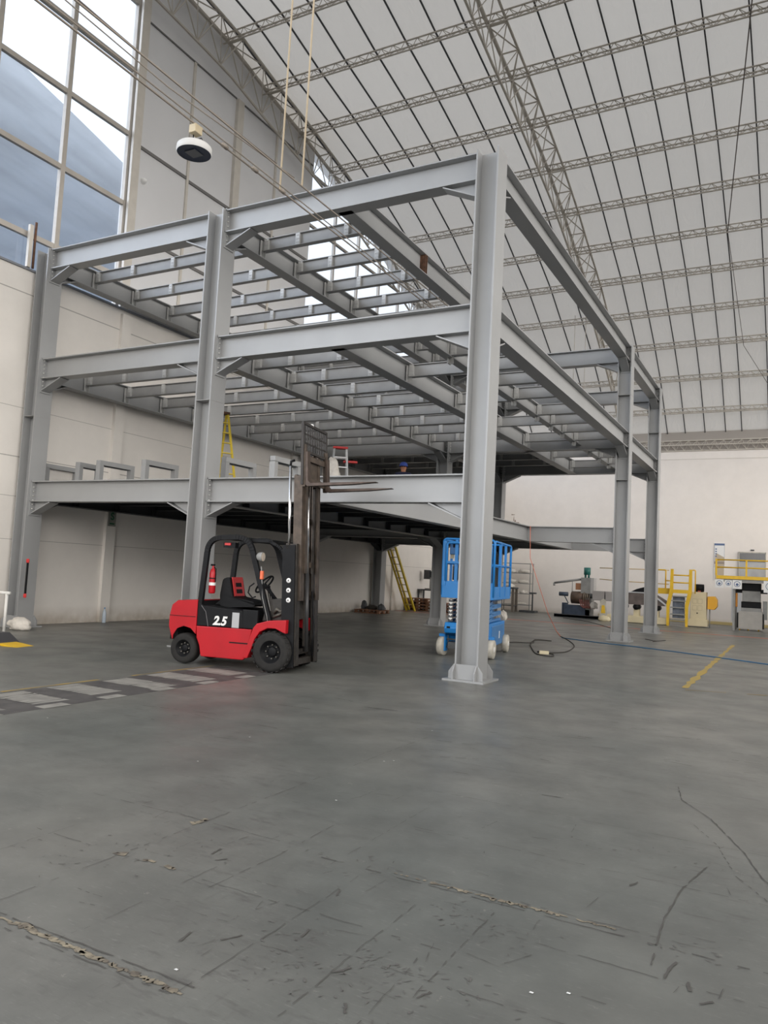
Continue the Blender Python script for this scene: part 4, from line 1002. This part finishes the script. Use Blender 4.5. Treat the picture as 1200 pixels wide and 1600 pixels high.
# ================================================================== CABLES ON FLOOR
def floor_path(px, z=.012):
    P = [Vector((*fl(*q), z)) for q in px]; out = []
    for i in range(len(P)-1):
        p0, p1, p2, p3 = P[max(i-1,0)], P[i], P[i+1], P[min(i+2,len(P)-1)]
        for k_ in range(5):
            t = k_/5; out.append(.5*((2*p1)+(p2-p0)*t+(2*p0-5*p1+4*p2-p3)*t*t+(3*p1-p0-3*p2+p3)*t**3))
    out.append(P[-1]); return out
line_thing('power_cable', floor_path([(783,1005),(805,1004),(832,1005),(836,1000),(861,1002),(836,1001),(829,1008),(833,1017),(840,1023),(862,1026),(864,1023),(850,1021),(880,1020),(893,1015),(897,1009),(888,1001),(876,995)]), .012, CABLE, 'dark power cable looped on the floor between the scissor lift and the far right column', 'cable')
line_thing('orange_cord', [Vector((XM+.16, YD-.17, H1-.0)), Vector((XM+.18, YD-.2, H1-.5)), Vector((XM+.25, YD-.35, 2.4)), at(856,958,1,12.6)+Vector((0,0,0)), Vector((*fl(869,986), .012)), Vector((*fl(876,995), .012))], .010, mat('orange_cord_mat', (.8,.25,.16), .5), 'thin orange cord hanging from the deck corner down to the floor', 'cord')
line_thing('blue_cable', floor_path([(878,997),(930,1004),(1000,1012),(1100,1025),(1230,1043)]), .012, BLUEC, 'long blue cable lying across the floor past the right columns', 'cable')
line_thing('power_cable', floor_path([(1008,999),(1025,1002),(1040,1001),(1020,1003)]), .01, CABLE, 'short dark cable end lying behind the right column', 'cable')
line_thing('power_cable', floor_path([(880,966),(920,972),(958,983)]), .012, CABLE, 'dark cable running on the floor from the small machine skid', 'cable')
SX = empty('socket_box', (*fl(850, 1022), 0), .3, 'cream power socket box lying on the floor in the cable loops', 'socket')
MB().box(-.11,.11,-.05,.05,0,.075).build('body', CREAM, SX, .008); MB().box(-.16,-.11,-.02,.02,.02,.06).build('plug', BLACK, SX)
lump('plastic_bag', CLOTH, (-6.02, 18.7, 0), .16, .13, .24, 9, 'crumpled white plastic bag on the floor beside the scissor lift', 'bag')
# ================================================================== MACHINES BY THE BACK WALL
# shelf rack
SR = empty('shelf_rack', (-8.75, 28.6, 0), 0, 'tall grey metal shelf rack with white bundles against the back wall', 'shelf')
for sx in (-.8,.8):
    for sy in (-.25,.25): MB().cbox((sx,sy,1.3),.04,.04,2.6).build('upright', MGREY, SR)
for z in (.35,.95,1.5,2.05,2.58): MB().cbox((0,0,z),1.66,.56,.035).build('shelf', MGREY, SR)
for i, (x, z, sx, sz) in enumerate(((-.38,2.07,.30,.17),(.36,2.07,.31,.14),(-.38,1.52,.30,.16),(.36,1.52,.30,.13),(-.3,.97,.26,.12),(.38,.97,.2,.12),(.1,.37,.4,.1))):
    lump('wrapped_bundle', CLOTH, (SR.location.x+x, 28.6, z), sx, .2, sz, 30+i, 'white wrapped bundle on the grey shelf rack, '+('left one on the upper shelf','right one on the upper shelf','left one on the second shelf down','right one on the second shelf down','left one on the third shelf down','right one on the third shelf down','the one on the lowest shelf')[i], 'bundle', 2)
WBN = empty('workbench', (-8.85, 27.3, 0), 0, 'dark heavy workbench in front of the shelf rack', 'table')
MB().box(-.5,.5,-.35,.35,1.2,1.28).build('tabletop', DGREY, WBN)
for sx in (-.44,.42):
    for sy in (-.28,.28): MB().cbox((sx,sy,.6),.13,.09,1.2).build('leg', mat('brown_bench_steel', (.14,.12,.10), .7), WBN)
MB().box(-.5,.5,-.3,.3,.3,.34).build('lower_shelf', DGREY, WBN)
lump('cloth_rag', CLOTH, (-8.7,27.3,1.28), .25,.2,.12, 44, 'white rag lying on top of the dark workbench', 'rag', 2)
ST = empty('platform_scale', (-7.72, 27.9, 0), 0, 'dark floor scale with a slim post beside the shelf rack', 'scale')
MB().box(-.55,.3,-.3,.3,0,.10).build('platform', DGREY, ST, .01); MB().cyl((.05,.1,.1),(.05,.1,1.0),.04,10).build('post', DGREY, ST); MB().box(-.12,.24,0,.2,.98,1.06).build('display', DGREY, ST)
# small extruder on a skid
EXM = empty('mixing_machine', (-4.6, 25.6, 0), 0, 'dark oily mixing machine with grey hopper and green motor on a skid', 'machine')
MB().box(-1.1,1.3,-.4,.4,.03,.13).box(-1.1,1.3,-.4,-.34,0,.16).build('skid', DGREY, EXM)
MB().box(-.65,.35,-.3,.3,.13,.62).box(.0,.6,-.25,.25,.1,.45).build('base', NAVY, EXM, .02)
MB().box(.36,.66,-.25,.25,.13,1.0).build('grey_cabinet', MGREY, EXM, .01)
MB().cyl((-.35,0,.98),(.30,0,.98),.30,20).build('drum', BROWNM, EXM)
mb = MB()
for i, x in enumerate((.28,.36,.44,.54)): mb.cyl((x,0,.95),(x+.03,0,.95),.38-.03*i,20)
mb.build('flange', mat('worn_bronze', (.30,.24,.18), .5, metal=.3, noise=.4), EXM)
MB().box(.12,.58,-.2,.3,1.2,1.96).build('hopper', MGREY, EXM); MB().box(.58,.74,-.2,.3,1.2,1.96).build('hopper_side', mat('light_steel', (.45,.44,.43), .4), EXM)
mb = MB().cyl((.36,0,2.10),(.36,0,2.45),.16,16).cyl((.28,0,1.96),(.28,0,2.12),.05,8).cyl((.44,0,1.96),(.44,0,2.12),.05,8); mb.build('green_motor', GREENM, EXM)
mb = MB().cyl((-1.25,0,1.64),(.12,0,1.88),.055,10).cyl((-1.25,0,1.64),(-1.25,0,1.50),.05,10).cyl((-.35,0,1.74),(-.35,0,1.28),.015,6); mb.build('feed_pipe', MGREY, EXM)
MB().cbox((-.02,-.05,1.52),.26,.2,.32).build('carton', CARD, EXM)
mb = MB().cyl((-.95,-.1,1.12),(-.52,-.1,1.12),.10,12); mb.build('blue_tank', NAVY, EXM); MB().bar((-.7,-.1,1.05),(-.5,-.1,.7),.04,.04).box(-.78,-.55,-.2,.1,.13,.7).build('bracket', NAVY, EXM)
mb = MB()
for i in range(6): mb.tube([(.1+.08*i,-.3,.9),(.2+.08*i,-.38,.6),(.35+.1*i,-.36,.5)], .03, 6)
mb.build('hoses', mat('pink_hose', (.35,.14,.12), .6, noise=.5, nscale=9), EXM)
lump('cloth_rag', CLOTH, (-3.78,25.15,.5), .18,.12,.2, 51, 'white rag draped beside the mixing machine', 'rag', 2).location.z = .62
# extruder line on a cream base
XL = empty('extrusion_line', (-1.2, 24.9, 0), 0, 'long extrusion line with cream base and dark drive, behind the two right columns', 'machine')
MB().box(-1.95,.85,-.35,.35,.02,.32).build('cream_base', CREAM, XL, .01)
for x in (-2.55,-1.95): MB().box(x,x+.55,-.25,.25,.92,1.36).build('heater_box', mat('grey_cover', (.33,.31,.30), .5), XL, .015)
MB().cyl((-2.7,0,1.1),(-1.3,0,1.1),.12,14).build('barrel', DGREY, XL)
for x in (-2.2,-1.6): MB().box(x,x+.2,-.15,.15,.32,.95).build('support', DGREY, XL)
MB().prism([(-.95,1.38),(-1.25,.90),(-.85,.84),(.70,.84),(.85,1.0),(.2,1.38)], -.3, .3, 'y').build('drive_frame', mat('dull_brown_frame', (.16,.13,.12), .6, noise=.3), XL)
MB().box(-.95,.3,-.33,.33,1.37,1.42).build('top_rail', ALU, XL)
MB().bar((.15,-.33,1.36),(.80,-.33,.86),.03,.07).bar((-.95,-.33,1.36),(-1.25,-.33,.9),.03,.07).build('side_brace', ALU, XL)
for x in (-.55,.35,-1.1): MB().cyl((x,-.28,.74),(x,.28,.74),.14,16).build('roller', BLACK, XL)
MB().prism([(-.8,1.42),(-.55,1.55),(-.2,1.66),(.0,1.60),(.02,1.42)], -.25, .25, 'y').build('dark_cover', BLACK, XL, .02)
for x in (-.55,.3): MB().box(x-.12,x+.12,-.2,.2,.32,.62).build('cream_pedestal', CREAM, XL)
for z, z2 in ((2.46,2.48),(1.93,1.84)): MB().tube([(-2.4,.5,z),(-1.5,.5,(z+z2)/2),(.75,.5,z2)], .022, 8).build('overhead_pipe', mat('tan_pipe', (.5,.38,.2), .6), XL)
# caution board
CB = empty('wet_floor_board', (-3.2, 24.55, 0), .1, 'white folding caution board with a yellow patch beside the mixing machine', 'sign')
MB().prism([(-.20,0),(.20,0),(.10,.95),(-.02,1.02),(-.14,.92)], -.05, .03, 'y').build('board', OFFW, CB, .01); MB().prism([(-.10,.35),(.10,.35),(.06,.72),(-.06,.72)], -.06, -.05, 'y').build('yellow_patch', YEL, CB)
lump('cement_bag', CREAM, (-3.05,24.2,0), .26,.15,.16, 61, 'low cream sack on the floor in front of the caution board', 'sack', 2)
# yellow stair
SS = empty('yellow_stair', (.08, 24.5, 0), 0, 'yellow steel access stair with handrails beside the cream cabinet', 'stair')
for x in (-.42,.36):
    MB().prism([(x-.05,0),(x+.05,0),(x+.06,.85),(x+.20,1.5),(x+.20,2.53),(x+.08,2.53),(x+.06,1.6),(x-.07,.95)], -.06, .06, 'y').build('stringer', YEL, SS)
for z in (2.26,1.93): MB().cyl((-.25,0,z),(.5,0,z),.03,8).build('cross_rail', YEL, SS)
MB().box(-.25,.5,-.08,.6,1.46,1.62).build('top_landing', YEL, SS)
for i, z in enumerate((1.32,1.12,.82,.52,.28)): MB().box(-.33,.36,-.02,.22,z-.025,z+.025).build('tread', MGREY, SS)
mb = MB().tube(rounded([(.50,.3,1.5),(.50,.3,2.52),(.66,.3,2.52),(.66,.3,1.48)], .06), .025, 8); mb.build('handrail', YEL, SS); MB().tube(rounded([(-.62,.5,1.5),(-.62,.5,2.48),(-1.2,.5,2.48)], .05), .03, 8).tube([(-.62,.5,2.0),(-.30,.5,2.0)], .025, 8).build('handrail', YEL, SS)
MB().box(-.9,-.4,.2,.6,1.4,1.66).build('side_step', YEL, SS)
MB().box(-.25,.22,.12,.5,.35,1.3).build('drive_box', mat('blue_grey_box', (.17,.20,.26), .5, noise=.4, nscale=5), SS)
# cream cabinet
CC = empty('control_cabinet', (.82, 25.3, 0), 0, 'cream control cabinet with a black motor on top beside the yellow stair', 'cabinet')
MB().box(-.30,.36,-.3,.3,.28,1.56).build('body', CREAM, CC, .02); MB().box(-.45,.42,-.35,.32,.04,.34).build('plinth', CREAM, CC, .015)
MB().cyl((-.10,-.05,1.74),(.24,-.05,1.74),.17,16).box(-.08,.2,-.15,.1,1.55,1.62).build('motor', BLACK, CC); MB().box(.0,.12,-.2,-.1,1.5,1.62).build('red_valve', mat('dull_red', (.35,.08,.06), .6), CC)
mb = MB()
for x, z in ((-.20,1.15),(.02,1.15),(-.20,.85),(.02,.85)): mb.strip([(x,z-.1),(x+.18,z-.1),(x+.18,z+.1),(x,z+.1),(x,z-.1)], .012, -.305, -.30, 'y')
mb.build('door_outline', mat('cabinet_line', (.4,.34,.22), .6), CC); MB().cbox((-.0,-.305,.62),.05,.01,.05).build('knob', BLACK, CC)
YB_ = empty('yellow_guard_box', (1.42, 25.4, 0), 0, 'rounded orange-yellow guard housing on the right of the cream cabinet', 'guard')
MB().prism(rounded([(-.20,1.38),(.10,1.40),(.20,1.25),(.20,.95),(.08,.80),(-.20,.82)], .04), -.25, .25, 'y').build('housing', mat('orange_yellow', (.82,.42,.02), .4), YB_, .02); MB().cyl((-.12,.0,0),(-.12,.0,.82),.025,8).build('support', MGREY, YB_)
# platform on the right
RPF = empty('yellow_platform', (2.6, 25.2, 0), 0, 'raised yellow work platform with railings at the right edge of the photo', 'platform')
PXR = 2.9
MB().box(-1.0,PXR,-.5,.9,2.20,2.34).build('deck_edge', YEL, RPF); MB().box(-.7,PXR,-.45,.85,2.08,2.20).build('deck', MGREY, RPF)
for z in (3.03,2.70): MB().cyl((-1.0,-.48,z),(PXR,-.48,z),.03,8).build('rail', YEL, RPF)
for x in (.2,1.6,2.8,-1.0): MB().box(x-.035,x+.035,-.51,-.45,2.34,3.05).build('rail_post', YEL, RPF)
mb = MB()
for z in (3.03,2.70): mb.cyl((-1.0,-.48,z),(-1.0,.85,z),.025,8)
mb.build('end_rail', YEL, RPF)
for x in (-.28,1.15,2.6):
    for y in (-.42,.8): MB().cbox((x,y,1.04),.09,.09,2.08).build('post', MGREY, RPF)
for i, (x, z, w_) in enumerate(((-.86,1.98,.34),(-.50,1.99,.29),(-.15,1.97,.36),(1.12,1.93,.48))):
    s_ = empty('safety_sign', (2.6+x, 24.64, z), 0, 'white round-symbol sign under the yellow platform, '+('leftmost of the row','second from the left','third from left beside the post','rightmost, at the photo edge')[i], 'sign', 'round-symbol signs under the yellow platform')
    MB().cbox((0,0,0),w_,.02,w_*1.05).build('panel', PAPER, s_)
    sm = MB(); r_ = w_*.32; sm.tube([(r_*math.cos(a_), -.013, r_*math.sin(a_)+.02) for a_ in [2*PI*j/20 for j in range(20)]], .012, 6, 0, True)
    sm.lathe([(0,0),(r_*.5,0)], (0,-.014,.0), 'y', 16); sm.build('symbol', mat('sign_navy', (.10,.15,.28), .5), s_)
# granulator under the platform
GM = empty('granulator', (2.98, 25.5, 0), 0, 'dark press machine above a grey cabinet under the yellow platform', 'machine')
MB().box(-.50,.45,-.35,.35,.06,.82).build('grey_cabinet', mat('pale_grey_cabinet', (.42,.40,.37), .6, noise=.1), GM, .012)
MB().box(-.40,.40,-.28,.28,.82,.98).build('table', MGREY, GM)
MB().box(-.40,.38,-.2,.25,.98,1.25).build('lower_body', BLACK, GM, .02); MB().box(-.38,.38,-.25,.25,1.72,2.06).build('upper_body', BLACK, GM, .02); MB().box(-.36,.36,-.3,.2,1.25,1.72).build('grey_hood', MGREY, GM, .02)
MB().box(-.62,.62,-.1,.1,1.62,1.80).build('cross_arm', BLACK, GM); MB().box(-.62,-.54,-.3,-.2,1.0,1.6).build('orange_strip', mat('orange_brown', (.5,.2,.02), .5), GM)
MB().box(.45,.62,-.2,.2,.5,1.3).build('side_box', MGREY, GM); MB().box(-.56,-.5,-.3,.3,.1,.75).box(.45,.5,-.3,.3,.1,.75).build('side_panel', BLACK, GM)
for x in (-.45,-.1,.3): MB().cyl((x,-.2,0),(x,-.2,.06),.03,8).build('foot', YEL, GM)
# poster and window on back wall
PS = empty('wall_chart', (1.32, YB-.012, 3.1), 0, 'tall white wall chart with a blue header above the yellow platform rail', 'poster')
MB().box(-.24,.24,-.02,.01,-.92,.92).build('sheet', PAPER, PS); mn = mat('sign_navy', (.10,.15,.28), .5)
mb = MB().box(-.23,.23,-.024,-.02,.80,.90)
for x in (-.235,.225): mb.box(x,x+.012,-.024,-.02,-.3,.9)
for z in (.62,.5,.38,.26): mb.box(-.19,-.12,-.024,-.02,z-.03,z+.03)
mb.build('chart_print', mn, PS)
mb = MB().prism([(-.2,-.9),(.22,-.9),(.22,.22),(.0,.34),(-.14,.42),(-.2,.3)], -.023, -.021, 'y'); mb.build('chart_picture', mat('tan_print', (.5,.42,.32), .7), PS)
MB().box(-.235,.235,-.026,-.023,-.12,.0).build('chart_band', mat('grey_brown_band', (.30,.25,.22), .7), PS)
W3 = empty('window_3', (2.8, YB, 2.95)); W3['kind'] = 'structure'
MB().box(-.60,.60,-.10,-.02,-.66,.66).build('window_panel', mat('grey_glass', (.42,.42,.42), .25, noise=.2, nscale=2), W3)
MB().box(-.58,.58,-.115,-.10,.18,.60).build('pane', DARKGL, W3)
mb = MB()
for x in (-.60,.57): mb.box(x,x+.035,-.13,0,-.66,.66)
mb.box(-.6,.6,-.13,0,.62,.66); mb.build('window_frame', OFFW, W3)
tag(MB().box(2.72,2.88,YB-.05,YB,3.68,3.74).build('wall_lamp', DGREY), 'small dark fixture on the back wall above the framed window', 'lamp')
# ================================================================== CAMERA, WORLD, RENDER SETTINGS
cam = bpy.data.cameras.new('camera'); co = bpy.data.objects.new('camera', cam); COL.objects.link(co)
cam.sensor_fit = 'HORIZONTAL'; cam.sensor_width = 36; cam.lens = 36*FPX/1200; cam.clip_end = 300
Mc = Matrix.Identity(4)
for i in range(3): Mc[i][0] = Rt[i]; Mc[i][1] = Up[i]; Mc[i][2] = -Fw[i]; Mc[i][3] = CO[i]
co.matrix_world = Mc; SC.camera = co
SKY_LOW, SKY_TOP = 2.75, .98
w = bpy.data.worlds.new('sky'); SC.world = w; w.use_nodes = True
nt = w.node_tree; bg = nt.nodes['Background']; bg.inputs[1].default_value = 1.0
tc = nt.nodes.new('ShaderNodeTexCoord'); sp = nt.nodes.new('ShaderNodeSeparateXYZ'); nt.links.new(tc.outputs['Generated'], sp.inputs[0])
# overcast sky: cooler towards the left side of the hall, warmer elsewhere, dim ground below the horizon
mx = nt.nodes.new('ShaderNodeMapRange'); mx.inputs['From Min'].default_value = -.9; mx.inputs['From Max'].default_value = .1; nt.links.new(sp.outputs['X'], mx.inputs['Value'])
c1 = nt.nodes.new('ShaderNodeMix'); c1.data_type = 'RGBA'; nt.links.new(mx.outputs[0], c1.inputs[0]); c1.inputs[6].default_value = (1.95, 2.15, 2.45, 1); c1.inputs[7].default_value = (1.03, .985, .93, 1)
mz = nt.nodes.new('ShaderNodeMapRange'); mz.inputs['From Min'].default_value = -.02; mz.inputs['From Max'].default_value = .02; nt.links.new(sp.outputs['Z'], mz.inputs['Value'])
c2 = nt.nodes.new('ShaderNodeMix'); c2.data_type = 'RGBA'; nt.links.new(mz.outputs[0], c2.inputs[0]); c2.inputs[6].default_value = (.03, .03, .028, 1); nt.links.new(c1.outputs[2], c2.inputs[7])
nt.links.new(c2.outputs[2], bg.inputs[0])
# brighter band of sky low in the sky, dimmer overhead
me_ = nt.nodes.new('ShaderNodeMapRange'); me_.inputs['From Min'].default_value = .30; me_.inputs['From Max'].default_value = .75; me_.inputs['To Min'].default_value = SKY_LOW; me_.inputs['To Max'].default_value = SKY_TOP
nt.links.new(sp.outputs['Z'], me_.inputs['Value'])
# the bright low sky lies in front of and to the right of the hall, not beyond the back wall
dt = nt.nodes.new('ShaderNodeVectorMath'); dt.operation = 'DOT_PRODUCT'; dt.inputs[1].default_value = (.5, -.85, 0); nt.links.new(tc.outputs['Generated'], dt.inputs[0])
md = nt.nodes.new('ShaderNodeMapRange'); md.inputs['From Min'].default_value = -.25; md.inputs['From Max'].default_value = .25; nt.links.new(dt.outputs['Value'], md.inputs['Value'])
mm = nt.nodes.new('ShaderNodeMix'); mm.data_type = 'FLOAT'; nt.links.new(md.outputs[0], mm.inputs[0]); mm.inputs[2].default_value = SKY_TOP*.45; nt.links.new(me_.outputs[0], mm.inputs[3]); nt.links.new(mm.outputs[0], bg.inputs[1])
SC.view_settings.view_transform = 'Standard'; SC.view_settings.look = 'None'; SC.view_settings.gamma = 1; SC.view_settings.use_curve_mapping = False
SC.view_settings.exposure = 0.80
